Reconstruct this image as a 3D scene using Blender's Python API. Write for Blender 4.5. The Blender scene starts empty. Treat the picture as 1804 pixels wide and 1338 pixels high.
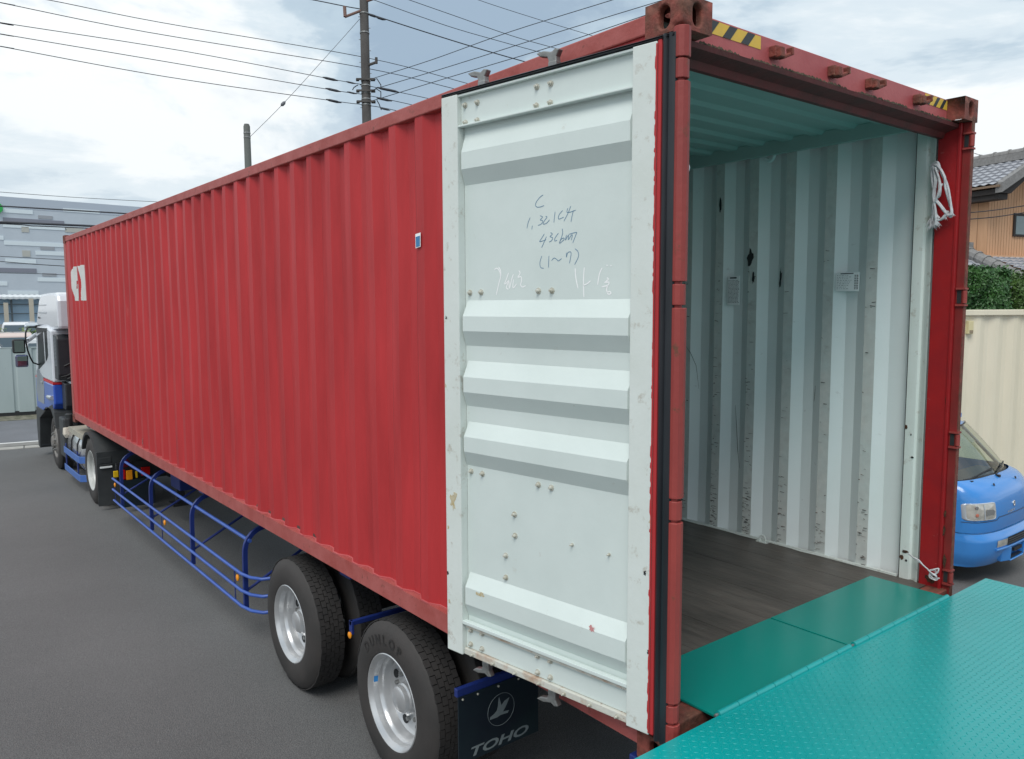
import bpy, math, random
import numpy as np
from mathutils import Vector, Matrix
R_=math.radians
random.seed(4)
sc=bpy.context.scene
G=-1.06                      # ground level; z=0 is the underside of the container
# ------------------------------------------------------------------ camera
CP=Vector((-2.272,-1.9025,1.8088)); YAW,PIT,ROL,FPX=.6679,-.0937,-.0038,1402.3
cF=Vector((math.sin(YAW)*math.cos(PIT),math.cos(YAW)*math.cos(PIT),math.sin(PIT)))
cR0=Vector((math.cos(YAW),-math.sin(YAW),0)); cU0=cR0.cross(cF)
cR=math.cos(ROL)*cR0+math.sin(ROL)*cU0; cU=-math.sin(ROL)*cR0+math.cos(ROL)*cU0
cam=bpy.data.cameras.new('camera'); camo=bpy.data.objects.new('camera',cam)
sc.collection.objects.link(camo); sc.camera=camo
camo.matrix_world=Matrix(((cR.x,cU.x,-cF.x,CP.x),(cR.y,cU.y,-cF.y,CP.y),(cR.z,cU.z,-cF.z,CP.z),(0,0,0,1)))
cam.sensor_fit='HORIZONTAL'; cam.sensor_width=36; cam.lens=FPX/1804*36
cam.clip_start=.05; cam.clip_end=2000
# ------------------------------------------------------------------ sky and sun
SUN_EL,SUN_AZ=54,238          # azimuth from +Y towards +X
w=bpy.data.worlds.new('World'); sc.world=w; w.use_nodes=True
nt=w.node_tree; N=nt.nodes; Lk=nt.links; N.clear()
out=N.new('ShaderNodeOutputWorld'); bg=N.new('ShaderNodeBackground'); bg.inputs[1].default_value=.107
sky=N.new('ShaderNodeTexSky'); sky.sky_type='NISHITA'; sky.sun_disc=False
sky.sun_elevation=R_(SUN_EL); sky.sun_rotation=R_(SUN_AZ); sky.dust_density=2.5; sky.air_density=1.2
tc=N.new('ShaderNodeTexCoord'); sp=N.new('ShaderNodeSeparateXYZ'); Lk.new(tc.outputs['Generated'],sp.inputs[0])
def wm(op,a,b=None,clamp=False):
    n=N.new('ShaderNodeMath'); n.operation=op; n.use_clamp=clamp
    for i,x in enumerate((a,b)):
        if x is None: continue
        if isinstance(x,(int,float)): n.inputs[i].default_value=x
        else: Lk.new(x,n.inputs[i])
    return n.outputs[0]
zz=wm('ADD',wm('MAXIMUM',sp.outputs[2],0.0),.16)
cx=wm('DIVIDE',sp.outputs[0],zz); cy=wm('DIVIDE',sp.outputs[1],zz)
cb=N.new('ShaderNodeCombineXYZ'); Lk.new(cx,cb.inputs[0]); Lk.new(cy,cb.inputs[1]); cb.inputs[2].default_value=3.7
def wnoise(scale,detail,rough,dist=0.,off=0.):
    n=N.new('ShaderNodeTexNoise'); n.inputs['Scale'].default_value=scale; n.inputs['Detail'].default_value=detail
    n.inputs['Roughness'].default_value=rough; n.inputs['Distortion'].default_value=dist
    m=N.new('ShaderNodeMapping'); m.inputs[1].default_value=(off,off*.7,off); Lk.new(cb.outputs[0],m.inputs[0]); Lk.new(m.outputs[0],n.inputs[0])
    return n.outputs[0]
def wramp(src,stops):
    r=N.new('ShaderNodeValToRGB'); r.color_ramp.interpolation='EASE'
    while len(r.color_ramp.elements)<len(stops): r.color_ramp.elements.new(.5)
    for e,(p_,c_) in zip(r.color_ramp.elements,stops): e.position=p_; e.color=(*c_,1)
    Lk.new(src,r.inputs[0]); return r.outputs[0]
big=wnoise(.62,7,.58,.5,4.1); fine=wnoise(1.9,9,.62,.8,7.1)
mix1=wm('ADD',wm('MULTIPLY',big,.79),wm('MULTIPLY',fine,.21))
ccol=wramp(mix1,[(.39,(3.2,4.2,5.3)),(.46,(4.6,5.7,6.6)),(.505,(6.4,7.3,7.9)),(.575,(8.8,9.1,9.2))])
cmask=wramp(wnoise(.8,7,.6,.5,11.0),[(.24,(.62,.62,.62)),(.46,(.97,.97,.97))])
hz_=N.new('ShaderNodeMix'); hz_.data_type='RGBA'; Lk.new(wramp(sp.outputs[2],[(.0,(.6,)*3),(.14,(.35,)*3),(.28,(0,0,0))]),hz_.inputs[0]); Lk.new(ccol,hz_.inputs[6]); hz_.inputs[7].default_value=(7.6,8.1,8.4,1); ccol=hz_.outputs[2]
mx=N.new('ShaderNodeMix'); mx.data_type='RGBA'; Lk.new(cmask,mx.inputs[0]); Lk.new(sky.outputs[0],mx.inputs[6]); Lk.new(ccol,mx.inputs[7])
Lk.new(mx.outputs[2],bg.inputs[0]); Lk.new(bg.outputs[0],out.inputs[0])
sl=bpy.data.lights.new('sun','SUN'); sl.energy=1.9; sl.angle=R_(32); sl.color=(1,.96,.9)
so=bpy.data.objects.new('sun',sl); sc.collection.objects.link(so)
az=R_(SUN_AZ); el=R_(SUN_EL)
sd=Vector((math.sin(az)*math.cos(el),math.cos(az)*math.cos(el),math.sin(el)))
so.rotation_euler=(-sd).to_track_quat('-Z','Y').to_euler()
sc.view_settings.view_transform='Standard'; sc.view_settings.look='None'; sc.view_settings.exposure=.13; sc.view_settings.gamma=1
# ------------------------------------------------------------------ pixel helpers (photo pixel -> point on a real plane)
def ray(u,v): return cF*FPX+cR*(u-902)-cU*(v-669)
def px(u,v,ax,val):
    d=ray(u,v); return CP+d*((val-CP[ax])/d[ax])
def pd(u,v,D): return CP+ray(u,v)*(D/FPX)
# ------------------------------------------------------------------ materials
def mat(name,col,rough=.5,metal=0.,col2=None,scale=3.,thr=(.35,.65),bump=0.,bscale=60.,stretch=(1,1,1),
        spots=None,sscale=20.,sthr=(.68,.72),sstretch=(1,1,1),rvar=0.,coat=0.,spec=None,mott=None):
    m=bpy.data.materials.new(name); m.use_nodes=True; t=m.node_tree; n=t.nodes; l=t.links
    b=n['Principled BSDF']; b.inputs['Roughness'].default_value=rough; b.inputs['Metallic'].default_value=metal
    if coat: b.inputs['Coat Weight'].default_value=coat; b.inputs['Coat Roughness'].default_value=.08
    if spec is not None: b.inputs['Specular IOR Level'].default_value=spec
    b.inputs['Base Color'].default_value=(*col,1)
    tcn=n.new('ShaderNodeTexCoord')
    def noise(sc_,st,det=6,ro=.6):
        mp=n.new('ShaderNodeMapping'); mp.inputs['Scale'].default_value=st; l.new(tcn.outputs['Object'],mp.inputs[0])
        q=n.new('ShaderNodeTexNoise'); q.inputs['Scale'].default_value=sc_; q.inputs['Detail'].default_value=det; q.inputs['Roughness'].default_value=ro
        l.new(mp.outputs[0],q.inputs[0]); return q.outputs[0]
    def mr(src,a,b_,lo=0.,hi=1.):
        q=n.new('ShaderNodeMapRange'); q.inputs[1].default_value=a; q.inputs[2].default_value=b_; q.inputs[3].default_value=lo; q.inputs[4].default_value=hi
        l.new(src,q.inputs[0]); return q.outputs[0]
    cur=None
    def mixc(f,c1,c2):
        q=n.new('ShaderNodeMix'); q.data_type='RGBA'; l.new(f,q.inputs[0])
        for i,c_ in ((6,c1),(7,c2)):
            if isinstance(c_,tuple): q.inputs[i].default_value=(*c_,1)
            else: l.new(c_,q.inputs[i])
        return q.outputs[2]
    if col2 is not None:
        nn=noise(scale,stretch); cur=mixc(mr(nn,*thr),col,col2)
        if rvar: l.new(mr(nn,.3,.7,rough-rvar,rough+rvar),b.inputs['Roughness'])
    if spots is not None:
        ss=noise(sscale,sstretch,8,.7); cur=mixc(mr(ss,*sthr),cur if cur is not None else col,spots)
    if mott is not None:
        q=n.new('ShaderNodeMix'); q.data_type='RGBA'; q.blend_type='MULTIPLY'; q.inputs[0].default_value=1
        g_=mr(noise(mott[0],mott[3] if len(mott)>3 else (1,1,1),5,.6),.3,.7,mott[1],mott[2])
        if cur is not None: l.new(cur,q.inputs[6])
        else: q.inputs[6].default_value=(*col,1)
        l.new(g_,q.inputs[7]); cur=q.outputs[2]
    if cur is not None: l.new(cur,b.inputs['Base Color'])
    if bump:
        bn=n.new('ShaderNodeBump'); bn.inputs['Strength'].default_value=bump; bn.inputs['Distance'].default_value=.01
        l.new(noise(bscale,(1,1,1),4),bn.inputs['Height']); l.new(bn.outputs[0],b.inputs['Normal'])
    m['b']=1
    return m
def glassmat(name,tint=(.6,.7,.68),refl=.5):
    m=bpy.data.materials.new(name); m.use_nodes=True; t=m.node_tree; n=t.nodes; l=t.links; n.clear()
    o=n.new('ShaderNodeOutputMaterial'); tr=n.new('ShaderNodeBsdfTransparent'); tr.inputs[0].default_value=(*tint,1)
    gl=n.new('ShaderNodeBsdfGlossy'); gl.inputs['Roughness'].default_value=.03
    fr=n.new('ShaderNodeFresnel'); fr.inputs[0].default_value=1.5
    ad=n.new('ShaderNodeMath'); ad.operation='MULTIPLY_ADD'; ad.inputs[1].default_value=1.0; ad.inputs[2].default_value=refl*.1; l.new(fr.outputs[0],ad.inputs[0])
    mx=n.new('ShaderNodeMixShader'); l.new(ad.outputs[0],mx.inputs[0]); l.new(tr.outputs[0],mx.inputs[1]); l.new(gl.outputs[0],mx.inputs[2]); l.new(mx.outputs[0],o.inputs[0])
    return m
M={}
M['red']=mat('red_paint',(.49,.040,.044),.55,spec=.28,col2=(.43,.034,.038),scale=1.2,stretch=(1,1,.3),mott=(6,.82,1.13,(1,1,.14)),spots=(.50,.17,.15),sscale=9,sthr=(.655,.80),sstretch=(1,1,.15),bump=.08,bscale=25,rvar=.08)
M['red_rail']=mat('faded_red_rail_paint',(.34,.065,.055),.6,col2=(.42,.11,.10),scale=5,spots=(.13,.045,.03),sscale=14,sthr=(.60,.70),bump=.25,bscale=40)
M['red_bright']=mat('bright_red_post_paint',(.38,.012,.014),.4,col2=(.30,.012,.016),scale=6,spots=(.55,.30,.27),sscale=45,sthr=(.675,.70),sstretch=(1,.35,2.4),bump=.05)
M['rust']=mat('rusty_red_steel',(.155,.060,.038),.75,col2=(.26,.062,.045),scale=9,thr=(.4,.6),spots=(.36,.24,.13),sscale=26,sthr=(.63,.69),sstretch=(1,1,.25),bump=.5,bscale=60,mott=(24,.6,1.15))
M['post_paint']=mat('worn_post_paint',(.34,.050,.042),.55,col2=(.26,.038,.034),scale=5,stretch=(1,1,.3),spots=(.13,.055,.03),sscale=11,sthr=(.60,.68),bump=.2,bscale=40)
M['dark_red']=mat('dark_red_steel',(.15,.022,.022),.6,col2=(.09,.02,.018),scale=9,bump=.2)
M['header']=mat('header_red_paint',(.42,.075,.08),.55,col2=(.48,.11,.11),scale=4,spots=(.22,.05,.04),sscale=22,sthr=(.66,.74),bump=.15)
M['moss']=mat('mossy_ledge',(.12,.085,.055),.95,col2=(.05,.05,.03),scale=30,thr=(.4,.6),bump=1,bscale=120,spots=(.25,.20,.16),sscale=50,sthr=(.62,.7))
M['white_door']=mat('pale_door_paint',(.67,.745,.72),.42,col2=(.63,.705,.68),scale=3,spots=(.50,.50,.44),sscale=13,sthr=(.66,.80),bump=.05,bscale=30)
M['white_edge']=mat('worn_white_stile_paint',(.70,.75,.72),.5,col2=(.66,.71,.67),scale=4,spots=(.40,.36,.29),sscale=13,sthr=(.575,.74),bump=.1,bscale=50)
M['white_rust']=mat('white_paint_bleeding_rust',(.60,.60,.54),.6,col2=(.42,.25,.15),scale=11,thr=(.5,.72),spots=(.22,.09,.04),sscale=30,sthr=(.62,.70),sstretch=(1,1,2),bump=.3)
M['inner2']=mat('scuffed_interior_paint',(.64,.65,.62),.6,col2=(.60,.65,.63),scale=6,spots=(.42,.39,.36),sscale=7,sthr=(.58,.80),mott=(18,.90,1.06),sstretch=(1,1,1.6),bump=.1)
M['inner']=mat('interior_wall_paint',(.80,.86,.86),.42,col2=(.76,.82,.81),scale=2.2,spots=(.33,.32,.30),sscale=9,sthr=(.66,.82),sstretch=(1,1,1.5),bump=.06)
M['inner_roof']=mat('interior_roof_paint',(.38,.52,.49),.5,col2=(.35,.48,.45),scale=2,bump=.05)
M['rubber']=mat('black_rubber_seal',(.012,.014,.018),.38,col2=(.025,.028,.034),scale=8,stretch=(1,1,.2))
M['tyre']=mat('tyre_rubber',(.022,.021,.021),.72,col2=(.034,.031,.030),scale=4,bump=.2,bscale=70)
M['tyre_side']=mat('tyre_sidewall_rubber',(.045,.040,.038),.68,col2=(.031,.029,.028),scale=3.5,bump=.1,bscale=60)
M['tread_dark']=mat('tread_groove_black',(.004,.004,.004),.9)
M['rim']=mat('silver_steel_wheel_paint',(.60,.61,.62),.28,.55,col2=(.50,.51,.52),scale=5,spots=(.30,.27,.24),sscale=18,sthr=(.66,.78))
M['rim_white']=mat('pale_grey_wheel_paint',(.58,.59,.57),.45,.15,col2=(.48,.49,.47),scale=6)
M['blue']=mat('trailer_blue_paint',(.012,.028,.16),.38,col2=(.016,.035,.19),scale=5,spots=(.05,.06,.10),sscale=30,sthr=(.68,.75))
M['blue_tube']=mat('blue_guard_tube_paint',(.045,.10,.40),.34,col2=(.05,.12,.44),scale=9)
M['blue_step']=mat('mid_blue_rail_paint',(.06,.15,.46),.4,col2=(.08,.18,.48),scale=6)
M['flap']=mat('dark_navy_mudflap',(.006,.012,.022),.45,col2=(.008,.022,.028),scale=3)
M['flap_grey']=mat('black_plastic_mudguard',(.03,.034,.037),.55,col2=(.045,.05,.052),scale=4,bump=.1)
M['print']=mat('grey_printed_lettering',(.20,.24,.25),.6)
M['orange']=mat('amber_lens',(.85,.30,.01),.25); M['yellow']=mat('yellow_marker',(.75,.48,.01),.3)
M['red_lens']=mat('red_lamp_lens',(.45,.006,.006),.2); M['red_refl']=mat('dark_red_reflector',(.10,.004,.012),.3)
M['steel']=mat('galvanised_steel',(.32,.33,.33),.5,.6,col2=(.22,.22,.21),scale=18,bump=.2)
M['alu']=mat('polished_aluminium',(.72,.73,.74),.22,.85,col2=(.62,.62,.62),scale=5)
M['bolt']=mat('yellowed_bolt_head',(.58,.58,.52),.5,.1,col2=(.44,.42,.34),scale=40)
M['black']=mat('black_plastic',(.014,.015,.017),.5); M['grey_dark']=mat('dark_grey_plastic',(.035,.042,.05),.5)
M['black2']=mat('satin_black_panel',(.022,.026,.032),.45,col2=(.03,.034,.04),scale=5)
M['cabwhite']=mat('white_cab_paint',(.70,.73,.78),.25,coat=.4); M['cabblue']=mat('blue_cab_paint',(.03,.10,.52),.28,coat=.4)
M['stripe_red']=mat('red_stripe',(.55,.02,.03),.4); M['grey_mid']=mat('mid_grey_panel',(.26,.29,.32),.45)
M['plate']=mat('beige_step_plate',(.42,.40,.33),.6,col2=(.34,.32,.27),scale=9)
M['asphalt']=mat('asphalt',(.108,.109,.110),.85,col2=(.19,.191,.19),scale=120,thr=(.40,.60),spots=(.42,.41,.38),sscale=70,sthr=(.665,.685),bump=1.,bscale=150,mott=(.35,.84,1.14))
M['road']=mat('road_asphalt',(.165,.172,.19),.85,col2=(.14,.146,.16),scale=1.2,bump=.5,bscale=120)
M['concrete']=mat('pale_kerb_concrete',(.42,.41,.38),.85,col2=(.34,.33,.30),scale=6,bump=.3)
M['gutter']=mat('gutter_concrete',(.24,.235,.22),.85,col2=(.19,.185,.175),scale=5,bump=.3)
M['gravel']=mat('weedy_gravel',(.22,.205,.16),.95,col2=(.10,.105,.07),scale=7,thr=(.4,.6),bump=1,bscale=60)
M['line']=mat('white_road_paint',(.68,.68,.66),.7)
M['fence']=mat('pale_green_grey_fence_sheet',(.40,.47,.47),.5,col2=(.35,.42,.42),scale=1.5,stretch=(1,1,.3),spots=(.30,.33,.30),sscale=9,sthr=(.66,.75))
M['teal']=mat('smooth_teal_floor_paint',(.0,.23,.19),.22,spec=.4,col2=(.0,.215,.18),scale=1.5,rvar=.03)
M['teal_plate']=mat('teal_checker_plate_paint',(.001,.35,.345),.22,spec=.65,mott=(1.1,.88,1.06),col2=(.001,.325,.32),scale=1.6,spots=(.03,.40,.38),sscale=6,sthr=(.66,.75),rvar=.06,bump=.04)
M['wood']=mat('worn_dark_plywood',(.115,.098,.084),.5,mott=(1.6,.55,1.35,(1.6,.5,1)),col2=(.070,.060,.052),scale=5,stretch=(6,.6,1),thr=(.35,.65),spots=(.12,.105,.09),sscale=14,sthr=(.62,.78),sstretch=(8,.5,1),bump=.3,bscale=40)
M['haz_y']=mat('hazard_yellow',(.82,.50,.05),.5,col2=(.74,.46,.07),scale=20); M['haz_k']=mat('hazard_black',(.03,.035,.04),.5)
M['sticker']=mat('white_sticker',(.93,.95,.95),.4); M['ink']=mat('sticker_ink',(.05,.06,.07),.6)
M['pen']=mat('blue_marker_ink',(.14,.26,.38),.6); M['chalk']=mat('white_chalk',(.95,.96,.96),.8); M['logo']=mat('off_white_logo_paint',(.66,.66,.64),.5,col2=(.58,.59,.57),scale=8)
M['scuff']=mat('dark_scuff',(.02,.022,.024),.8); M['rustspot']=mat('brown_rust_patch',(.10,.04,.02),.9,col2=(.04,.02,.012),scale=50,thr=(.45,.55)); M['tan']=mat('tan_stain',(.48,.38,.20),.7,col2=(.55,.50,.36),scale=60,thr=(.4,.6))
M['scratch']=mat('black_scratch',(.06,.055,.05),.8)
M['rope']=mat('frayed_white_rope',(.68,.68,.70),.85,col2=(.52,.52,.54),scale=60)
M['vanblue']=mat('blue_van_paint',(.045,.25,.66),.26,coat=.6); M['lens']=mat('clear_lamp_lens',(.68,.66,.60),.12,.35,col2=(.45,.44,.40),scale=14); M['chrome']=mat('chrome',(.75,.75,.75),.12,1.)
M['glass']=glassmat('clear_glass',(.62,.70,.62),.7); M['glass_dark']=mat('dark_tinted_glass',(.010,.012,.014),.3,spec=.06); M['mirror']=mat('mirror_glass',(.26,.33,.30),.04,1.)
M['glass_far']=mat('car_glass',(.10,.14,.17),.12)
M['cream']=mat('cream_container_paint',(.84,.77,.60),.5,mott=(3,.93,1.03,(1,1,.15)),col2=(.80,.73,.56),scale=1.5,stretch=(1,1,.4))
M['whitecar']=mat('white_car_paint',(.72,.74,.76),.25,coat=.5); M['silvercar']=mat('silver_car_paint',(.50,.55,.60),.25,.3,coat=.5)
M['pinkcar']=mat('champagne_car_paint',(.62,.50,.46),.25,coat=.5)
M['tile']=mat('grey_roof_tile',(.44,.45,.48),.30,col2=(.36,.37,.40),scale=4,spots=(.16,.16,.17),sscale=9,sthr=(.6,.7)); M['tile_cap']=mat('weathered_ridge_tile',(.26,.255,.25),.7,col2=(.19,.185,.18),scale=12)
M['siding']=mat('tan_wood_siding',(.68,.40,.23),.65,col2=(.60,.34,.19),scale=7,stretch=(1,1,.12)); M['seam']=mat('siding_seam',(.36,.20,.11),.8)
M['darkwood_and_shade']=mat('dark_wood_and_eave_shade',(.035,.03,.028),.8)  # dark wood; its near-black also paints the shade under the house eave
M['wh']=mat('grey_blue_cladding',(.56,.62,.68),.6,col2=(.52,.58,.64),scale=.3); M['wh_l']=mat('light_cladding',(.74,.82,.86),.6); M['wh_d']=mat('dark_cladding',(.24,.25,.30),.6)
M['wh_top']=mat('parapet_cladding',(.48,.54,.62),.6); M['wh_w']=mat('far_window',(.36,.38,.41),.4); M['wh_b']=mat('tan_shutter',(.50,.50,.46),.6); M['green_sign']=mat('green_sign',(.03,.42,.09),.5)
M['shed']=mat('blue_shed_cladding',(.42,.58,.72),.6,col2=(.37,.53,.67),scale=.8); M['shed_roof']=mat('white_corrugated_roof',(.62,.66,.68),.5); M['post']=mat('cream_shed_post',(.50,.46,.38),.7); M['girt']=mat('shed_girt',(.14,.17,.19),.7)
M['pole']=mat('utility_pole_concrete',(.10,.095,.09),.85,col2=(.065,.06,.058),scale=3,stretch=(1,1,.4)); M['wire']=mat('black_wire',(.025,.03,.04),.6); M['guy']=mat('grey_steel_wire',(.16,.17,.19),.6)
M['bark']=mat('bark',(.07,.05,.035),.9)
def leafmat(name,a,b_):
    m=mat(name,a,.42,col2=b_,scale=1.6,thr=(.35,.6)); return m
M['leaf']=leafmat('glossy_hedge_leaf',(.030,.095,.030),(.055,.15,.035)); M['leaf2']=leafmat('yellow_green_leaf',(.10,.19,.035),(.055,.12,.025)); M['leaf3']=leafmat('roadside_shrub_leaf',(.10,.17,.045),(.18,.24,.07))
# ------------------------------------------------------------------ mesh builder
class MB:
    def __init__(s): s.v=[]; s.f=[]; s.m=[]
    def add(s,vs,fs,mi=0):
        o=len(s.v); s.v+= [tuple(x) for x in vs]; s.f+=[tuple(i+o for i in f) for f in fs]; s.m+=[mi]*len(fs); return s
    def box(s,a,b,mi=0):
        (x0,y0,z0),(x1,y1,z1)=a,b
        return s.add([(x0,y0,z0),(x1,y0,z0),(x1,y1,z0),(x0,y1,z0),(x0,y0,z1),(x1,y0,z1),(x1,y1,z1),(x0,y1,z1)],
            [(0,3,2,1),(4,5,6,7),(0,1,5,4),(1,2,6,5),(2,3,7,6),(3,0,4,7)],mi)
    def obox(s,o,ax,ay,az,mi=0):          # box from a corner and three edge vectors
        o,ax,ay,az=map(Vector,(o,ax,ay,az))
        v=[o,o+ax,o+ax+ay,o+ay,o+az,o+ax+az,o+ax+ay+az,o+ay+az]
        f=[(0,3,2,1),(4,5,6,7),(0,1,5,4),(1,2,6,5),(2,3,7,6),(3,0,4,7)]
        if ax.cross(ay).dot(az)<0: f=[t[::-1] for t in f]
        return s.add(v,f,mi)
    def tube(s,pts,r,n=8,mi=0,cap=True,closed=False):
        pts=[Vector(p_) for p_ in pts]; k=len(pts); rr=r if isinstance(r,(list,tuple)) else [r]*k
        o=len(s.v); up=None
        for i,p_ in enumerate(pts):
            if closed: t=pts[(i+1)%k]-pts[i-1]
            else: t=pts[min(i+1,k-1)]-pts[max(i-1,0)]
            t.normalize()
            if up is None: up=Vector((0,0,1)) if abs(t.z)<.9 else Vector((1,0,0))
            a=t.cross(up)
            if a.length<1e-5: a=t.orthogonal()
            a.normalize(); b=a.cross(t).normalized(); up=b
            for j in range(n):
                th=2*math.pi*j/n; s.v.append(tuple(p_+(a*math.cos(th)+b*math.sin(th))*rr[i]))
        for i in range(k if closed else k-1):
            i2=(i+1)%k
            for j in range(n):
                j2=(j+1)%n; s.f.append((o+i*n+j,o+i*n+j2,o+i2*n+j2,o+i2*n+j)); s.m.append(mi)
        if cap and not closed:
            s.f.append(tuple(o+j for j in range(n))[::-1]); s.m.append(mi)
            s.f.append(tuple(o+(k-1)*n+j for j in range(n))); s.m.append(mi)
        return s
    def cyl(s,a,b,r,n=16,mi=0): return s.tube([a,b],r,n,mi)
    def lathe(s,prof,c,axis,n=40,mi=0,mis=None):      # prof: (offset along axis, radius)
        c=Vector(c); ax=Vector(axis).normalized(); a=ax.orthogonal().normalized()
        if abs(ax.z)<.5: a=Vector((0,0,1)).cross(ax).normalized()
        b=ax.cross(a); o=len(s.v); k=len(prof)
        for (h,r) in prof:
            for j in range(n):
                th=2*math.pi*j/n; s.v.append(tuple(c+ax*h+(a*math.cos(th)+b*math.sin(th))*r))
        for i in range(k-1):
            for j in range(n):
                j2=(j+1)%n; s.f.append((o+i*n+j,o+i*n+j2,o+(i+1)*n+j2,o+(i+1)*n+j)); s.m.append(mis[i] if mis else mi)
        return s
    def prism(s,poly,d,mi=0):            # polygon (3-D points) pushed along d, closed solid
        poly=[Vector(p_) for p_ in poly]; d=Vector(d); k=len(poly); o=len(s.v)
        nn=Vector((0,0,0))
        for i in range(k): nn+=poly[i].cross(poly[(i+1)%k])
        if nn.dot(d)<0: poly=poly[::-1]
        s.v+=[tuple(p_) for p_ in poly]+[tuple(p_+d) for p_ in poly]
        s.f.append(tuple(o+i for i in range(k))[::-1]); s.m.append(mi); s.f.append(tuple(o+k+i for i in range(k))); s.m.append(mi)
        for i in range(k): j=(i+1)%k; s.f.append((o+i,o+j,o+k+j,o+k+i)); s.m.append(mi)
        return s
    def grid(s,rows,mi=0,flip=False):
        o=len(s.v); k=len(rows[0])
        for r in rows: s.v+=[tuple(p_) for p_ in r]
        for i in range(len(rows)-1):
            for j in range(k-1):
                f=(o+i*k+j,o+i*k+j+1,o+(i+1)*k+j+1,o+(i+1)*k+j)
                s.f.append(f[::-1] if flip else f); s.m.append(mi)
        return s
    def build(s,name,mats,parent=None,bevel=0.,smooth=None,local=False,mod=None):
        if not isinstance(mats,(list,tuple)): mats=[mats]
        me=bpy.data.meshes.new(name)
        off=Vector((0,0,0))
        if parent is not None and not local:
            q=parent
            while q is not None: off+=q.location; q=q.parent
        me.from_pydata([tuple(Vector(v)-off) for v in s.v],[],s.f)
        for m_ in mats: me.materials.append(m_ if not isinstance(m_,str) else M[m_])
        me.polygons.foreach_set('material_index',s.m)
        me.validate(); me.update()
        if smooth:
            me.polygons.foreach_set('use_smooth',[True]*len(me.polygons)); me.set_sharp_from_angle(angle=R_(smooth))
        o=bpy.data.objects.new(name,me); sc.collection.objects.link(o)
        if parent is not None: o.parent=parent
        if bevel:
            bm_=o.modifiers.new('bevel','BEVEL'); bm_.width=bevel; bm_.segments=2; bm_.limit_method='ANGLE'; bm_.angle_limit=R_(40)
        return o
def tag(o,label=None,cat=None,group=None,kind=None):
    if label: o['label']=label
    if cat: o['category']=cat
    if group: o['group']=group
    if kind: o['kind']=kind
    return o
def thing(name,loc,label,cat,group=None):
    o=bpy.data.objects.new(name,None); sc.collection.objects.link(o); o.location=loc; o.empty_display_size=.1
    return tag(o,label,cat,group)
def copy_tree(o,parent=None,loc=None):
    c=o.copy(); sc.collection.objects.link(c); c.parent=parent
    if loc is not None: c.location=loc
    for ch in list(o.children): copy_tree(ch,c)
    return c
def sub(a,b): return Vector(a)-Vector(b)
# ================================================================== THE SETTING
def sheet(name,x0,x1,y0a,y0b,z,m,label=None):
    # strip bounded by two lines parallel to the fence: y = c - .17 x
    mb=MB(); k=40
    rows=[[(x0+(x1-x0)*i/k,c-.17*(x0+(x1-x0)*i/k),z) for i in range(k+1)] for c in (y0a,y0b)]
    mb.grid(rows); return tag(mb.build(name,m),label,None,None,'structure')
g=MB().grid([[(-600+1200*i/30,-600+1200*j/30,G) for i in range(31)] for j in range(31)]); tag(g.build('ground',M['asphalt']),'dark grey asphalt yard with fine pale aggregate','ground',None,'structure')
sheet('road',-60,13,17.70,21.55,G+.004,M['road'],'paler asphalt road beyond the yard kerb')
sheet('gravel_verge',-60,13,21.55,24.5,G+.008,M['gravel'],'weedy gravel strip at the foot of the fence')
sheet('road_line',-60,13,17.55,17.68,G+.008,M['line'],'white edge line of the road')
sheet('gutter',-60,13,17.1,17.55,G+.010,M['gutter'],'concrete gutter beside the road')
kb=MB()
for i in range(60):
    xa=-20+i*.62; yc=16.72-.17*xa
    kb.obox((xa,yc,G-.02),(.60,-.102,0),(.04,.30,0),(0,0,.035))
tag(kb.build('kerb',M['concrete'],bevel=.008),'flush pale concrete kerb stones','kerb',None,'structure')
# ================================================================== CONTAINER
W,L,H=2.438,12.192,2.896
C=thing('shipping_container',(0,0,0),'long red high-cube shipping container on the trailer with its rear left door swung open','container')
def wob(y,z): return .0012*math.sin(z*5+y*2.1)+.0022*math.sin(z*2.1-y*1.37+.6)+.0016*math.sin(z*3.7+y*4.9+2)*math.sin(y*.9)
def corr(y0,y1,xo,depth,z0,z1,inward,t=.0016):
    """vertical corrugations along y. xo = outer flat; inward = +1/-1 direction into the container"""
    ys=[]; first=.352
    k=0
    xi=xo+inward*depth
    pts=[(y0,xo)]
    yy=first
    while yy+.278<y1-.05:
        for (a,xx) in ((0,xo),(.072,xo),(.140,xi),(.210,xi)):
            if yy+a>y0+.01: pts.append((yy+a,xx))
        yy+=.278
    pts.append((yy,xo)); pts.append((y1,xo))
    return pts
zb,zt=.162,2.80
for nm,xo,inw in (('side_panel',.012,1),('side_panel',W-.012,-1)):
    pts=corr(.17,L-.15,xo,.036,zb,zt,inw); mb=MB(); nz=20
    rowsO=[]; rowsI=[]
    for i in range(nz+1):
        z=zb+(zt-zb)*i/nz
        rowsO.append([(x+wob(y,z),y,z) for y,x in pts]); rowsI.append([(x+inw*.003+wob(y,z),y,z) for y,x in pts])
    mb.grid(rowsO,0,flip=(inw<0)); n0_=len(mb.f); mb.grid(rowsI,1,flip=(inw>0))
    kk=len(pts)-1
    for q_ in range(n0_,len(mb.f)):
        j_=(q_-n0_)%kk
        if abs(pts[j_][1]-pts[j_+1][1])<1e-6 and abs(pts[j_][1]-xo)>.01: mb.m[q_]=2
    mb.build(nm,[M['red'],M['inner'],M['inner2']],C)
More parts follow.
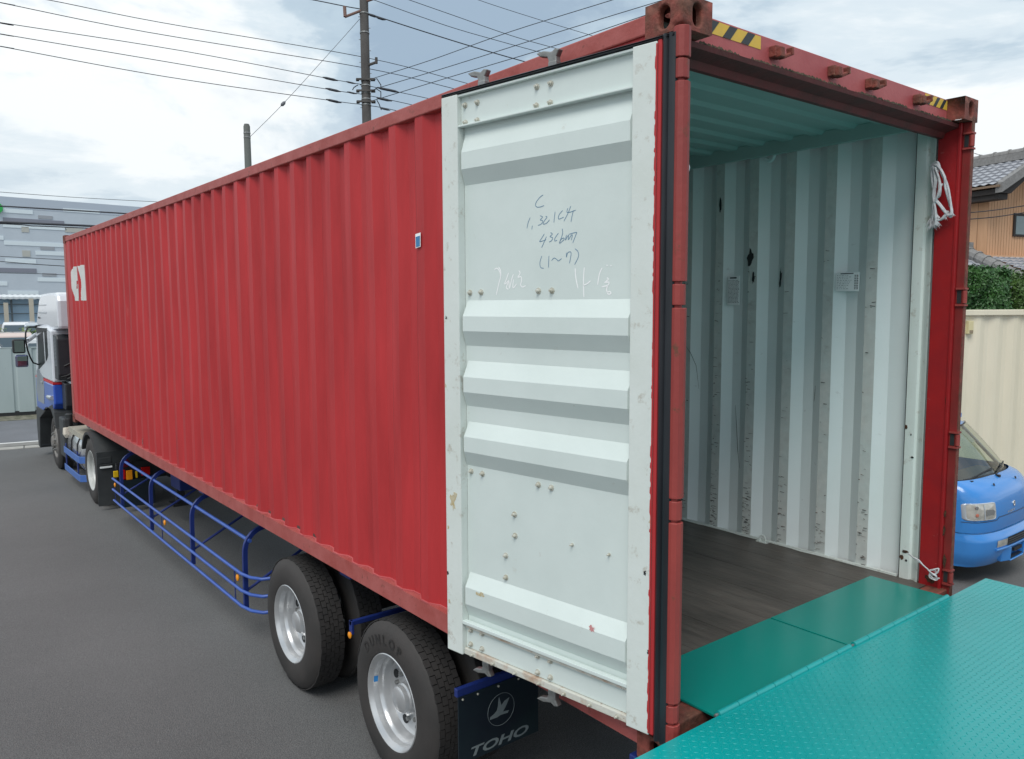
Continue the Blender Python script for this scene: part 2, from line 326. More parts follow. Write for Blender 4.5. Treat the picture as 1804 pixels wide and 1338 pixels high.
for x0,x1 in ((.004,.064),(W-.064,W-.004)):
    MB().box((x0,.178,2.798),(x1,L-.178,H-.026)).build('top_rail',M['red_rail'],C,bevel=.006)
    s=1 if x0<1 else -1; xo=x0 if s>0 else x1
    mb=MB(); prof=[(0,.160),(.0,.055),(.055,.052),(.055,.058),(.006,.062),(.006,.154),(.05,.160)]
    rows=[[(xo+s*a,y,z) for a,z in prof+[prof[0]]] for y in (.178,L-.178)]
    mb.grid(rows,flip=s<0); mb.build('bottom_rail',M['red_rail'],C)
# scalloped weld line on the near bottom rail
mb=MB(); pts=corr(.17,L-.15,.012,.036,zb,zt,1)
for i in range(len(pts)-1):
    mb.tube([(pts[i][1]-.004,pts[i][0],.164),(pts[i+1][1]-.004,pts[i+1][0],.164)],.007,5)
mb.build('weld_bead',M['header'],C)
# castings
def casting(cx,cy,cz,sx,sy,m):
    """sx,sy: outward directions; corner at (cx,cy); z from cz to cz+.118"""
    mb=MB(); lx,ly,lz=.162,.178,.118
    def plate(o,ex,ez,wd,ht,n,hw,hh):
        o,ex,ez,n=map(Vector,(o,ex,ez,n)); cxx=wd/2; czz=ht/2; K=24; inner=[]; outer=[]
        for i in range(K):
            th=2*math.pi*i/K; c_,s_=math.cos(th),math.sin(th)
            px_=hw*c_; pz_=(hh-hw)*(1 if s_>0 else -1)+hw*s_ if abs(s_)>1e-6 else 0
            inner.append((cxx+px_,czz+pz_))
            k_=min(cxx/abs(c_) if abs(c_)>1e-6 else 9,czz/abs(s_) if abs(s_)>1e-6 else 9); outer.append((cxx+c_*k_,czz+s_*k_))
        corners=[(0,0),(wd,0),(wd,ht),(0,ht)]
        for c_ in corners:
            j=min(range(K),key=lambda q:(outer[q][0]-c_[0])**2+(outer[q][1]-c_[1])**2); outer[j]=c_
        P=lambda a,d=0.: o+ex*a[0]+ez*a[1]-n*d
        b=len(mb.v); mb.v+=[tuple(P(a)) for a in outer]+[tuple(P(a)) for a in inner]+[tuple(P(a,.03)) for a in inner]
        fl=ex.cross(ez).dot(n)<0
        for i in range(K):
            j=(i+1)%K
            for f in ((b+i,b+j,b+K+j,b+K+i),(b+K+i,b+K+j,b+2*K+j,b+2*K+i)):
                mb.f.append(f[::-1] if fl else f); mb.m.append(0)
    xi,yi=cx-sx*lx,cy-sy*ly
    plate((xi,cy,cz),(sx,0,0),(0,0,1),lx,lz,(0,sy,0),.0255,.041)
    plate((cx,yi,cz),(0,sy,0),(0,0,1),ly,lz,(sx,0,0),.0265,.041)
    plate((xi,yi,cz+lz),(sx,0,0),(0,sy,0),lx,ly,(0,0,1),.032,.055)
    x0,x1=sorted((cx,xi)); y0,y1=sorted((cy,yi))
    mb.add([(xi,cy,cz),(xi,yi,cz),(xi,yi,cz+lz),(xi,cy,cz+lz)],[(0,1,2,3)]); mb.add([(xi,yi,cz),(cx,yi,cz),(cx,yi,cz+lz),(xi,yi,cz+lz)],[(0,1,2,3)])
    mb.add([(x0,y0,cz),(x1,y0,cz),(x1,y1,cz),(x0,y1,cz)],[(0,3,2,1)])
    o=mb.build('corner_casting',m,C,smooth=35)
    import bmesh
    b_=bmesh.new(); b_.from_mesh(o.data); bmesh.ops.remove_doubles(b_,verts=b_.verts,dist=.0003); b_.to_mesh(o.data); b_.free()
    md=o.modifiers.new('bevel','BEVEL'); md.width=.008; md.segments=3; md.limit_method='ANGLE'; md.angle_limit=R_(50)
for cx_,sx_ in ((0,-1),(W,1)):
    for cy_,sy_ in ((0,-1),(L,1)):
        for cz_ in (0,H-.118): casting(cx_,cy_,cz_,sx_,sy_,M['rust'])
# front frame
for x0 in (0.003,W-.113): MB().box((x0,L-.15,.118),(x0+.11,L-.003,H-.118)).build('corner_post',M['red_rail'],C,bevel=.01)
mb=MB()
rows=[[(x,L-.07+(.03 if (i%4) in (1,2) else 0),z) for i,x in enumerate([.1+j*.0745 for j in range(31)])] for z in (.16,H-.1)]
mb.grid(rows); mb.grid([[(x,y-.004,z) for x,y,z in r] for r in rows],1,flip=True); mb.build('front_wall',[M['red'],M['inner']],C)
for z0_,z1_ in ((.02,.16),(H-.1,H-.02)): MB().box((.162,L-.12,z0_),(W-.162,L-.003,z1_)).build('front_beam',M['red_rail'],C)
# roof
mb=MB(); ys=[];y=.26
prof=[]
while y<L-.2:
    for a,z in ((0,2.846),(.03,2.846),(.05,2.866),(.155,2.866),(.175,2.846)): prof.append((y+a,z))
    y+=.209
mb.grid([[(x,yy,z) for yy,z in prof] for x in (.05,W-.05)],0,flip=True); mb.grid([[(x,yy,z-.003) for yy,z in prof] for x in (.05,W-.05)],1)
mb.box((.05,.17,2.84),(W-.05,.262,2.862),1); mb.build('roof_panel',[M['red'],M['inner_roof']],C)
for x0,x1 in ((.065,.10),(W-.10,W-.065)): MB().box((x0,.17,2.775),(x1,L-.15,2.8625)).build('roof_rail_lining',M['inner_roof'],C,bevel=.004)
# floor
mb=MB()
for i in range(8):
    xa=.05+i*.293; mb.box((xa,.125,.16),(xa+.290,L-.08,.19))
mb.build('floor',M['wood'],C)
MB().box((.054,.3,.186),(.068,L-.1,.20)).build('floor_trim',M['white_edge'],C)
MB().box((W-.066,.3,.186),(W-.052,L-.1,.203)).build('floor_trim',M['white_edge'],C)
# rear frame: posts
for s,x0 in ((1,.0),(-1,W)):
    X=lambda a: x0+s*a
    def bx(a,b,y0,y1,z0,z1,m,nm='corner_post',bv=.004):
        xa,xb=sorted((X(a),X(b))); return MB().box((xa,y0,z0),(xb,y1,z1)).build(nm,m,C,bevel=bv)
    post=bx(.004,.075,.045,.168,.118,H-.118,M['red_bright'])
    # inner J-bar lip and white lining
    mb=MB()
    prof=[(.176,.074),(.19,.070),(.205,.058),(.222,.052),(.232,.064),(.245,.066),(.285,.066)]
    rows=[[(X(xx),yy,z) for yy,xx in prof] for z in (.19,2.79)]
    mb.grid(rows,flip=s>0); o=mb.build('post_lining',M['white_edge'],C,smooth=30)
    MB().box((min(X(.058),X(.062)),.286,.19),(max(X(.058),X(.062)),.291,2.79)).build('lining_seam',M['scuff'],C)
# far right post outer hinge side
MB().box((W-.083,.045,.118),(W-.0745,.060,H-.118)).build('post_flange',M['red_bright'],C,bevel=.002)
MB().box((W-.060,.003,.118),(W-.028,.044,H-.118)).build('post_channel',mat('deep_red_channel_paint',(.26,.022,.022),.5,col2=(.20,.02,.018),scale=7,spots=(.12,.05,.03),sscale=16,sthr=(.62,.70)),C,bevel=.002)
MB().box((W-.060,-.001,.118),(W-.028,.0028,H-.118)).build('post_flange',M['rust'],C)
hz=[(2.715,2.640),(1.884,1.800),(1.088,1.010),(.299,.225)]
ht=[(2.67,2.596),(1.884,1.801),(1.088,1.009),(.299,.225)]
# left hinge column: post tube broken by four hinge lugs
segs=[(H-.118,2.672),(2.590,1.890),(1.795,1.094),(1.003,.306),(.219,.118)]
mb=MB()
for a,b in segs: 
    mb.tube([(-.003,.0,b),(-.003,.0,b+.002),(-.003,.0,a-.002),(-.003,.0,a)],[.029,.031,.031,.029],10)
mb.build('hinge_column',M['post_paint'],C,smooth=25)
for a,b in ht:
    mb=MB(); mb.tube([(-.005,.0,b+.004),(-.005,0,b+.006),(-.005,0,a-.006),(-.005,0,a-.004)],[.0265,.028,.028,.0265],10); mb.cyl((-.01,0,b-.006),(-.01,0,a+.006),.014,10)
    mb.obox((-.006,.0,b+.006),(.022,0,0),(0,.06,0),(0,0,a-b-.012))
    mb.build('hinge',M['post_paint'],C,smooth=25)
for a,b in hz:
    mb=MB(); mb.tube([(W-.056,-.001,b+.008),(W-.056,-.001,a-.008)],.013,12)
    mb.box((W-.072,-.008,a-.002),(W-.027,.040,a+.008)); mb.box((W-.072,-.008,b-.008),(W-.027,.040,b+.002)); hg=mb.build('hinge',M['post_paint'],C,smooth=40)
    MB().box((W-.0622,.014,b+.006),(W-.0602,.036,a-.006)).build('hinge_slot',M['scuff'],hg)
# header
mb=MB(); mb.box((.162,.09,2.766),(W-.162,.165,H-.004)); mb.box((.05,.092,2.801),(.162,.165,2.776+.0)) if False else None
mb.build('door_header',M['header'],C,bevel=.004)
hl=MB(); hl.prism([(.076,.058,2.770),(.076,.165,2.770),(.076,.165,2.708),(.076,.140,2.708),(.076,.128,2.736),(.076,.064,2.752)],(W-.152,0,0))
hl.build('header_soffit',M['dark_red'],C)
mo=MB()
random.seed(7)
for i in range(3600):
    x=.17+random.random()*(W-.34); y=.060+random.random()**1.5*.03; z=2.7702; r=.002+random.random()**2*.0085
    if math.sin(x*9)+math.sin(x*23+1)+random.random()*1.6<.15: continue
    mo.add([(x-r,y,z),(x+r,y-r*.5,z),(x+r*.3,y+r,z),(x,y,z+r*1.3)],[(0,1,3),(1,2,3),(2,0,3)])
mo.build('moss',M['moss'],C)
for xa in (.69,1.134,1.46,1.932):
    mb=MB(); z=2.832
    mb.obox((xa-.045,.055,z-.020),(.055,0,0),(0,.035,0),(0,0,.045)); mb.obox((xa-.04,.035,z-.024),(.03,0,0),(0,.03,0),(0,0,.04))
    mb.obox((xa+.0,.045,z-.026),(.05,-.012,.022),(0,.03,0),(-.004,0,.014)); mb.obox((xa+.036,.03,z-.008),(.014,0,.004),(0,.03,0),(-.006,0,.032))
    mb.build('cam_keeper',M['rust'],C,bevel=.004)
# hazard stickers on header
def hazard(x0,x1,za,zb_):
    y=.0885; y2=.0875; mb=MB(); mb.box((x0,y,za),(x1,y+.0012,zb_)); o=mb.build('hazard_sticker',M['haz_y'],C)
    mb=MB(); n=3; wd=(x1-x0); st=wd/(n+.35); k=.42*st
    for i in range(n):
        a=x0+.06*wd+i*st
        q=[(a,y2,za),(a+k,y2,za),(a+k+.045,y2,zb_),(a+.045,y2,zb_)]
        q=[(min(p_[0],x1),p_[1],p_[2]) for p_ in q]; mb.prism(q,(0,.0008,0))
    mb.build('stripe',M['haz_k'],o)
hazard(.20,.588,2.834,2.884); hazard(2.02,W-.165,2.836,2.886)
# sill
MB().box((.162,.032,.02),(W-.162,.123,.183)).build('door_sill',M['red'],C,bevel=.008)
for xa_,xb_ in ((.02,.30),(W-.30,W-.02)): MB().box((xa_,.015,.118),(xb_,.12,.1905)).build('sill_end',M['rust'],C,bevel=.006)
MB().box((.31,.020,.150),(1.9,.0315,.180)).build('sill_lip',M['red_rail'],C,bevel=.003)
# logo (two white shapes near the front)
def onside(pts,x=.0): return [(x,a,b) for a,b in pts]
def logo_poly(pts):
    # painted over the corrugations: follow the sheet just outside it
    pass
lg1=[(11.721,2.369),(11.64,2.392),(11.395,2.395),(11.358,2.199),(11.44,2.183),(11.443,2.065),(11.215,2.142),(11.235,1.931),(11.27,1.90),(11.34,1.889),(11.478,1.889),(11.62,1.905),(11.70,1.945),(11.76,2.10),(11.75,2.32)]
lg2=[(11.196,2.393),(10.768,2.396),(10.733,1.89),(11.165,1.893),(11.16,2.0),(11.135,2.14),(11.15,2.22)]
cp=corr(.17,L-.15,.012,.036,zb,zt,1)
def sheetx(y):
    for (a,xa),(b,xb) in zip(cp,cp[1:]):
        if a<=y<=b: return xa+(xb-xa)*(y-a)/max(b-a,1e-6)
    return .012
def pip(y,z,poly):
    c_=False; j=len(poly)-1
    for i in range(len(poly)):
        (yi,zi),(yj,zj)=poly[i],poly[j]
        if (zi>z)!=(zj>z) and y<(yj-yi)*(z-zi)/(zj-zi)+yi: c_=not c_
        j=i
    return c_
for lg in (lg1,lg2):
    mb=MB(); y0=min(p_[0] for p_ in lg); y1=max(p_[0] for p_ in lg); ys=sorted(set([y0+(y1-y0)*i/90 for i in range(91)]+[a for a,_ in cp if y0<a<y1])); N2=40; zlo,zhi=1.885,2.40
    for i in range(len(ys)-1):
        ym=(ys[i]+ys[i+1])/2; run=None
        for k in range(161):
            z=zlo+(zhi-zlo)*k/160; ins=pip(ym,z,lg) and k<160
            if ins and run is None: run=z
            if not ins and run is not None:
                xa,xb=sheetx(ys[i])-.0035,sheetx(ys[i+1])-.0035; wv=wob
                mb.add([(xa+wv(ys[i],run),ys[i],run),(xb+wv(ys[i+1],run),ys[i+1],run),(xb+wv(ys[i+1],z),ys[i+1],z),(xa+wv(ys[i],z),ys[i],z)],[(0,1,2,3)][::-1]); run=None
    mb.build('logo',M['logo'],C)
# small marks on the side
def patch(name,pts,thick,m,parent,mi=0): return MB().prism(pts,thick).build(name,m,parent)
ps=[px(u,v,0,.008) for u,v in ((732.5,413),(741.5,410),(741.5,435),(733,438))]
xs=min(sheetx(p_.y) for p_ in ps)-.004
st=MB().prism([(xs-.003,p_.y,p_.z) for p_ in ps],(.0015,0,0)).build('blue_sticker',M['sticker'],C)
q=[px(u,v,0,.008) for u,v in ((733.5,418),(740.6,415.5),(740.6,434),(734,436))]; MB().prism([(xs-.0045,p_.y,p_.z) for p_ in q],(.0012,0,0)).build('sticker_print',mat('sticker_blue',(.03,.20,.42),.4),st)
q=[px(u,v,0,.012) for u,v in ((248,771),(252,773),(252,781),(250,785),(248,778))]; q=[(sheetx(p_.y)-.008,p_.y,p_.z) for p_ in q]; MB().prism(q,(.001,0,0)).build('paint_chip',M['sticker'],C)
# interior details, right wall
XW=W-.012-.036-.003-.0045
def wallrect(u0,v0,u1,v1,x=XW): 
    a=px(u0,v0,0,x); b=px(u1,v1,0,x); return a,b
def wsticker(ul,ur,vt,vb,rows,title,split=False):
    a=px(ul,vt,0,XW-.004); b=px(ur,vb,0,XW-.004); x=XW-.004
    st=MB().box((x,b.y,b.z),(x+.003,a.y,a.z)).build('notice_sticker',M['sticker'],C); mb=MB(); hh=a.z-b.z; ww=a.y-b.y
    rnd=random.Random(rows)
    mb.box((x-.0012,b.y+ww*.25,a.z-hh*.09),(x-.0002,a.y-ww*.2,a.z-hh*.04))
    for r in range(rows):
        z=a.z-hh*(.15+.8*r/rows); y=a.y-ww*.05
        end=a.y-ww*(.45+.2*rnd.random()) if not split else a.y-ww*.9
        while y>end:
            l_=ww*(.03+.07*rnd.random()); mb.box((x-.0012,y-l_,z-hh*.014),(x-.0002,y,z)); y-=l_+ww*.05
        if not split: mb.box((x-.0012,b.y+ww*.04,z-hh*.04),(x-.0002,b.y+ww*.11,z)); mb.box((x-.0012,b.y+ww*.14,z-hh*.04),(x-.0002,b.y+ww*.2,z))
    mb.build('print',M['ink'],st)
wsticker(1473,1513,481,513,9,'a'); wsticker(1282,1302,487,538,18,'b',True)
def blob(name,u,v,rw,rh,m,x=XW,n=14,jit=.35,seed=0,dx=0.):
    rnd=random.Random(seed+int(u)); c=px(u,v,0,x); pts=[]
    for i in range(n):
        th=2*math.pi*i/n; k=1+jit*(rnd.random()-.5)*2; pts.append((x-dx,c.y+rw*k*math.cos(th),c.z+rh*k*math.sin(th)))
    return MB().prism(pts,(-.001,0,0)).build(name,m,C)
blob('dark_hole',1322,455,.022,.055,M['scuff'],seed=1); blob('dark_hole',1327,490,.010,.035,M['scuff'],seed=2); blob('dark_hole',1375,490,.008,.06,M['scuff'],seed=3); blob('dark_hole',1269,362,.008,.055,M['scuff'],seed=4)
# scuffs: thin dark horizontal nicks on the inward faces
rnd=random.Random(3); mb=MB(); mr_=MB(); yy=.352+.140
while yy<4.2:
    dens=rnd.uniform(.35,1.5)
    for k in range(int(62*dens)):
        z=.20+abs(rnd.gauss(0,.16+.1*rnd.random())) if k<38*dens else .25+rnd.random()*1.9
        y=yy+.002+rnd.random()*.066; l_=.006+rnd.random()*.03; l_=min(l_,yy+.069-y)
        if l_<=.003: continue
        t_=.0014+rnd.random()*.0042; sl_=(rnd.random()-.5)*.008
        q=[(XW,y,z),(XW,y+l_,z+sl_),(XW,y+l_,z+sl_+t_),(XW,y,z+t_*.6)]
        (mr_ if rnd.random()<.22 else mb).prism(q,(-.0006,0,0))
    yy+=.278
tag(mb.build('scuff_marks',M['scratch'],C),kind='stuff'); tag(mr_.build('rust_nicks',M['rustspot'],C),kind='stuff')
def scratch(pts,w_,x=XW): 
    P=[px(u,v,0,x) for u,v in pts]; return P
mb=MB()
for pts,w_ in (([(1206,608),(1216,622),(1226,645),(1231,686)],.004),([(1295,714),(1297,750),(1299,790),(1302,825)],.005),([(1436,680),(1435,695),(1434,708)],.004)):
    P=[px(u,v,0,XW-.004) for u,v in pts]; mb.tube([(XW-.001,p_.y,p_.z) for p_ in P],[.0006]+[w_*.4]*(len(P)-2)+[.0006],5)
mb.build('black_scratch',M['scratch'],C)
xl=W-.066
for (u,v,rw,rh,m) in ((1595,972,.018,.009,'rustspot'),(1588,982,.010,.014,'rustspot'),(1596,988,.006,.007,'scuff'),(1607,806,.008,.006,'scuff'),(1596,753,.008,.012,'rustspot'),(1605,766,.004,.006,'scuff')):
    blob('chipped_paint',u,v,rw,rh,M[m],x=xl-.001,seed=9)
xr=W-.0755
for (u,v,rw,rh,s_) in ((1668,708,.007,.03,1),(1665,905,.006,.02,2),(1663,935,.007,.03,3),(1640,1020,.03,.03,4),(1664,990,.008,.035,5)):
    blob('rust_patch',u,v,rw,rh,M['rustspot'],x=xr-.0005,seed=20+s_)
# vent + lashing ring
v_=px(1357,272,0,XW); mb=MB(); mb.lathe([(0,.0),(0,.045),(.018,.040),(.018,.022),(.004,.018),(.004,0)],(XW,v_.y,v_.z-.01),(-1,0,0),20); mb.build('air_vent',M['inner'],C,smooth=30)
r_=px(1342,948,0,2.34); mb=MB(); mb.tube([(2.35,r_.y+.022*math.cos(t)*1.0,r_.z-.012+.026*math.sin(t)) for t in [i*math.pi/8 for i in range(16)]],.006,8,closed=True); mb.box((2.33,r_.y-.04,.190),(2.375,r_.y+.04,.197)); mb.build('lashing_ring',M['white_edge'],C,smooth=40)
mb=MB(); mb.tube([(2.35,y_,.198+.008*math.sin(y_*7)**2) for y_ in [.55+.12*i for i in range(14)]],.004,5); mb.build('sealant_bead',M['white_edge'],C)
# ------------------------------------------------------------------ the open door
A=Vector((-.05,.0755)); B=Vector((-.22,1.21)); dd=(B-A).normalized(); dn=Vector((-dd.y,dd.x)); WD=(B-A).length
def D(u,n,z): 
    p_=A+dd*u+dn*n; return Vector((p_.x,p_.y,z))
def dp(u,v,off=0.):          # photo pixel -> (u along door, z) on the door plane pushed by off
    r=ray(u,v); o2=A+dn*off; t=((o2.x-CP.x)*dn.x+(o2.y-CP.y)*dn.y)/(r.x*dn.x+r.y*dn.y); P=CP+r*t
    return ((P.x-A.x)*dd.x+(P.y-A.y)*dd.y, P.z)
def dbox(mb,u0,u1,n0,n1,z0,z1,mi=0):
    return mb.obox(D(u0,n0,z0),D(u1,n0,z0)-D(u0,n0,z0),D(u0,n1,z0)-D(u0,n0,z0),(0,0,z1-z0),mi)
DOOR=bpy.data.objects.new('door',None); sc.collection.objects.link(DOOR); DOOR.parent=C; DOOR.location=(A.x,A.y,.15); DOOR['label']='open left door, pale painted inner side with pressed ribs'
zB,zT=.153,2.742
mb=MB(); dbox(mb,1.043,WD,-.045,0,zB,zT); mb.build('door_stile',M['white_edge'],DOOR,bevel=.004)
mb=MB(); dbox(mb,-.001,.104,-.045,0,zB,zT); mb.build('door_stile',M['white_edge'],DOOR,bevel=.004)
def profp(prof,u0,u1,m,nm):
    mb=MB(); rows=[[D(u,n,z) for z,n in prof] for u in (u1,u0)]
    mb.grid(rows); mb.grid([[D(u,n-.003,z) for z,n in prof] for u in (u1,u0)],1,flip=True); return mb.build(nm,m,DOOR)
b0,c0=-.043,-.009
prof=[(2.60,b0),(2.587,b0),(2.487,c0),(2.413,c0),(2.346,b0),(1.829,b0),(1.757,c0),(1.690,c0),(1.622,b0),(1.553,b0),(1.480,c0),(1.410,c0),(1.343,b0),(1.270,b0),(1.203,c0),(1.133,c0),(1.064,b0),(.552,b0),(.487,c0),(.405,c0),(.339,b0),(.29,b0)]
# panel with mitred rib ends next to the stiles
mb=MB(); ui,uo=.145,1.012
ux=[.104,.112,ui,uo,1.036,1.043]
def nat(n,u):
    k=1.
    if u<.108 or u>1.041: k=0.
    elif u<.12 or u>1.03: k=1.
    return b0+(n-b0)*k
rows=[]
for z,n in prof: rows.append([D(u,nat(n,u),z) for u in (.104,.118,.3,.5,.7,.9,1.028,1.043)])
mb.grid(rows); mb.build('door_panel',M['white_door'],DOOR)
MB().grid([[D(u,-.0475,z) for z in (zB+.01,zT-.01)] for u in (.0,WD)],flip=True).build('door_outer_skin',M['red'],DOOR)
mb=MB(); dbox(mb,.104,1.043,-.045,-.026,2.600,zT-.002); dbox(mb,.104,1.043,-.026,-.004,2.598,2.606); dbox(mb,.104,1.043,-.026,-.006,zT-.012,zT-.002); mb.build('door_rail',M['white_door'],DOOR,bevel=.002)
mb=MB(); dbox(mb,.104,1.043,-.045,-.028,.186,.308); dbox(mb,.104,1.043,-.028,-.001,.306,.322); mb.build('door_rail',M['white_door'],DOOR,bevel=.002)
mb=MB(); dbox(mb,.104,1.043,-.045,-.014,zB+.001,.184); mb.build('door_sill_channel',M['white_rust'],DOOR,bevel=.003)
mb=MB(); dbox(mb,.104,1.03,-.014,-.0125,.290,.3055); mb.build('lip_line',M['white_rust'],DOOR)  # darker strip just below the rail lip
# seals
mb=MB(); dbox(mb,-.020,-.002,-.045,-.002,zB+.004,zT+.004); mb.build('door_edge',M['red'],DOOR,bevel=.004)
mb=MB()
prof=[(-.022,-.030),(-.022,-.004),(-.032,.004),(-.042,-.006),(-.050,-.004),(-.056,.008),(-.062,-.002),(-.074,-.006),(-.082,-.028)]
loop=[(zB-.022+.0),]
rows=[[D(u,n,z) for u,n in prof] for z in (zB-.012,zB+.05,zT-.03,zT+.016)]
mb.grid(rows,flip=True); mb.grid([[D(u,-.030,z) for u in (-.082,-.022)] for z in (zB-.012,zT+.016)]); 
mb.build('door_seal',M['rubber'],DOOR,smooth=50)
mb=MB(); prof=[(0.002,-.035),(.002,-.006),(.005,.001),(.009,-.005),(.012,.0),(.016,-.006),(.016,-.035)]
mb.grid([[D(u,n,zT+h) for h,n in prof] for u in (WD,-.07)],flip=True); mb.add([D(WD,n,zT+h) for h,n in prof],[tuple(range(7))]); mb.build('door_seal',M['rubber'],DOOR,smooth=50)
mb=MB(); dbox(mb,-.004,.002,-.0,.0016,zB+.01,zT-.01); mb.build('door_edge_trim',M['red'],DOOR)
# lock rods and cams behind the door
for ur in (.945,.535):
    mb=MB(); mb.cyl(D(ur,-.072,zB-.03),D(ur,-.072,zT+.03),.016,14); mb.build('lock_rod',M['steel'],DOOR,smooth=40)
    for zc,s in ((zT+.038,1),(zB-.035,-1)):
        mb=MB()
        Z=lambda h: zc+s*h
        mb.obox(D(ur-.022,-.088,Z(-.012)),D(ur+.022,-.088,0)-D(ur-.022,-.088,0),D(0,.034,0)-D(0,0,0),(0,0,s*.026))
        poly=[(-.022,-.006),(.020,-.006),(.024,.020),(.030,.034),(.070,.044),(.092,.062),(.052,.064),(.008,.052),(-.012,.062),(-.034,.056),(-.018,.030)]
        if s<0: poly=[(a,b*.95) for a,b in poly]
        mb.prism([D(ur+a,-.088,Z(b)) for a,b in poly],D(0,.03,0)-D(0,0,0)); mb.build('lock_cam',M['steel'],DOOR,bevel=.005)
# bolts
bl=[(1.016,2.693),(.938,2.692),(1.014,2.617),(.939,2.616),(.59,2.695),(.516,2.694),(.593,2.62),(.518,2.619)]
bl2=[(1.012,1.864),(.94,1.865),(.597,1.866),(.523,1.866),(1.014,1.037),(.94,1.036),(.598,1.037),(.525,1.035),(.739,.881),(.736,.785),(.794,.682),(.794,.58)]
bl3=[(1.01,.276),(.933,.282),(1.011,.207),(.935,.207),(.59,.279),(.517,.28),(.589,.206),(.516,.206)]
bl4=[(.985,.167),(.848,.167),(.711,.167),(.569,.167),(.429,.167),(.292,.167),(.155,.167)]
def bolt(u,z,n0,r=.012):
    mb=MB(); c_=D(u,n0,z); ax=D(0,1,0)-D(0,0,0)
    mb.lathe([(0,r*1.15),(.003,r*1.15),(.003,r*.72),(.010,r*.72),(.012,r*.45),(.018,r*.42),(.018,0)],c_,ax,8); mb.build('bolt',M['bolt'],DOOR)
for u,z in bl: bolt(u,z,-.026)
for u,z in bl2: bolt(u,z,-.043)
bolt(.411,.811,-.043,.007); bolt(.221,.81,-.043,.006)
for u,z in bl3: bolt(u,z,-.028)
for u,z in bl4: bolt(u,z,-.014,.008)
# hand writing (photo pixels of a zoomed crop -> door plane)
def strokes(name,LL,m,n0=b0,w_=.0015,lab=None):
    mb=MB()
    for s_ in LL:
        # smooth the stroke
        P=[Vector(dp(860+x/6.371,320+y/6.371,n0)) for x,y in s_]; Q=[]
        for i in range(len(P)-1):
            p0,p1,p2,p3=P[max(i-1,0)],P[i],P[i+1],P[min(i+2,len(P)-1)]
            for t in (0,.25,.5,.75): Q.append(.5*((2*p1)+(p2-p0)*t+(2*p0-5*p1+4*p2-p3)*t*t+(3*p1-p0-3*p2+p3)*t**3))
        Q.append(P[-1])
        o=len(mb.v)
        for i,q in enumerate(Q):
            t=(Q[min(i+1,len(Q)-1)]-Q[max(i-1,0)]); t=t.normalized() if t.length>1e-6 else Vector((1,0)); nn=Vector((-t.y,t.x))*w_*(.65 if i in (0,len(Q)-1) else 1)
            for a in (q+nn,q-nn): mb.v.append(tuple(D(a.x,n0+.0007,a.y)))
        for i in range(len(Q)-1): mb.f.append((o+2*i,o+2*i+1,o+2*i+3,o+2*i+2)); mb.m.append(0)
    ob=mb.build(name,m,DOOR)
    if lab: ob['label']=lab
strokes('handwriting',[
 [(618,152),(585,175),(545,225),(532,265),(550,288),(590,285),(628,270)],
 [(473,405),(450,460),(436,528)],[(497,495),(490,540)],
 [(583,385),(612,400),(585,432),(612,440),(600,475),(560,495)],[(645,392),(662,400),(630,445),(618,478),(655,470),(690,430)],
 [(752,340),(745,400),(738,462)],[(838,325),(800,370),(788,410),(800,422),(850,400)],
 [(928,275),(900,350),(850,448)],[(895,300),(885,345),(920,345),(985,322)],[(958,325),(942,390),(930,455)],
 [(632,588),(600,640),(578,675),(600,672),(650,655)],[(655,620),(625,690),(600,745)],
 [(700,575),(722,590),(695,620),(725,632),(712,665),(685,680)],[(790,580),(752,635),(748,668),(775,660)],
 [(832,530),(835,590),(800,690),(820,650),(850,635),(850,655),(800,700)],[(880,600),(868,660),(890,620),(905,605),(900,655),(930,610),(945,600),(935,660)],[(905,595),(990,572),(985,600),(950,690)],
 [(603,835),(582,910),(590,965),(625,975)],[(683,835),(680,900),(678,968)],[(712,890),(740,860),(770,875),(790,892),(825,865)],
 [(880,800),(880,850),(895,800),(930,795),(925,860),(912,920)],[(975,755),(1010,790),(1012,850),(970,935)]],M['pen'],lab='blue marker handwriting with a C, figures and brackets')
strokes('chalk_writing',[
 [(70,990),(100,975),(130,1010),(140,1070),(120,1150),(92,1275)],[(118,960),(140,1000),(145,1060)],[(230,1025),(205,1100),(185,1150),(205,1140),(235,1110),(205,1190),(230,1210)],[(235,1110),(240,1200),(265,1100),(285,1040)],[(285,1100),(280,1195),(320,1150)],
 [(345,1000),(360,1030),(335,1075),(370,1070),(375,1120),(365,1160),(385,1185),(422,1170)]],M['chalk'],w_=.0024,lab='white chalk scrawl')
strokes('chalk_writing',[[(978,975),(985,1080),(1010,1200)],[(1080,965),(1072,1100),(1075,1300)],[(1070,1165),(1110,1150),(1150,1115)],[(1280,970),(1250,1040),(1230,1160)],[(1328,940),(1342,944)],[(1372,945),(1386,948)],
 [(1335,1080),(1350,1100),(1310,1135),(1355,1130),(1345,1165),(1275,1185)],[(1345,1165),(1330,1215),(1350,1265),(1380,1255),(1365,1235),(1335,1245)]],M['chalk'],w_=.0024,lab='white chalk scrawl beside the hinge stile')
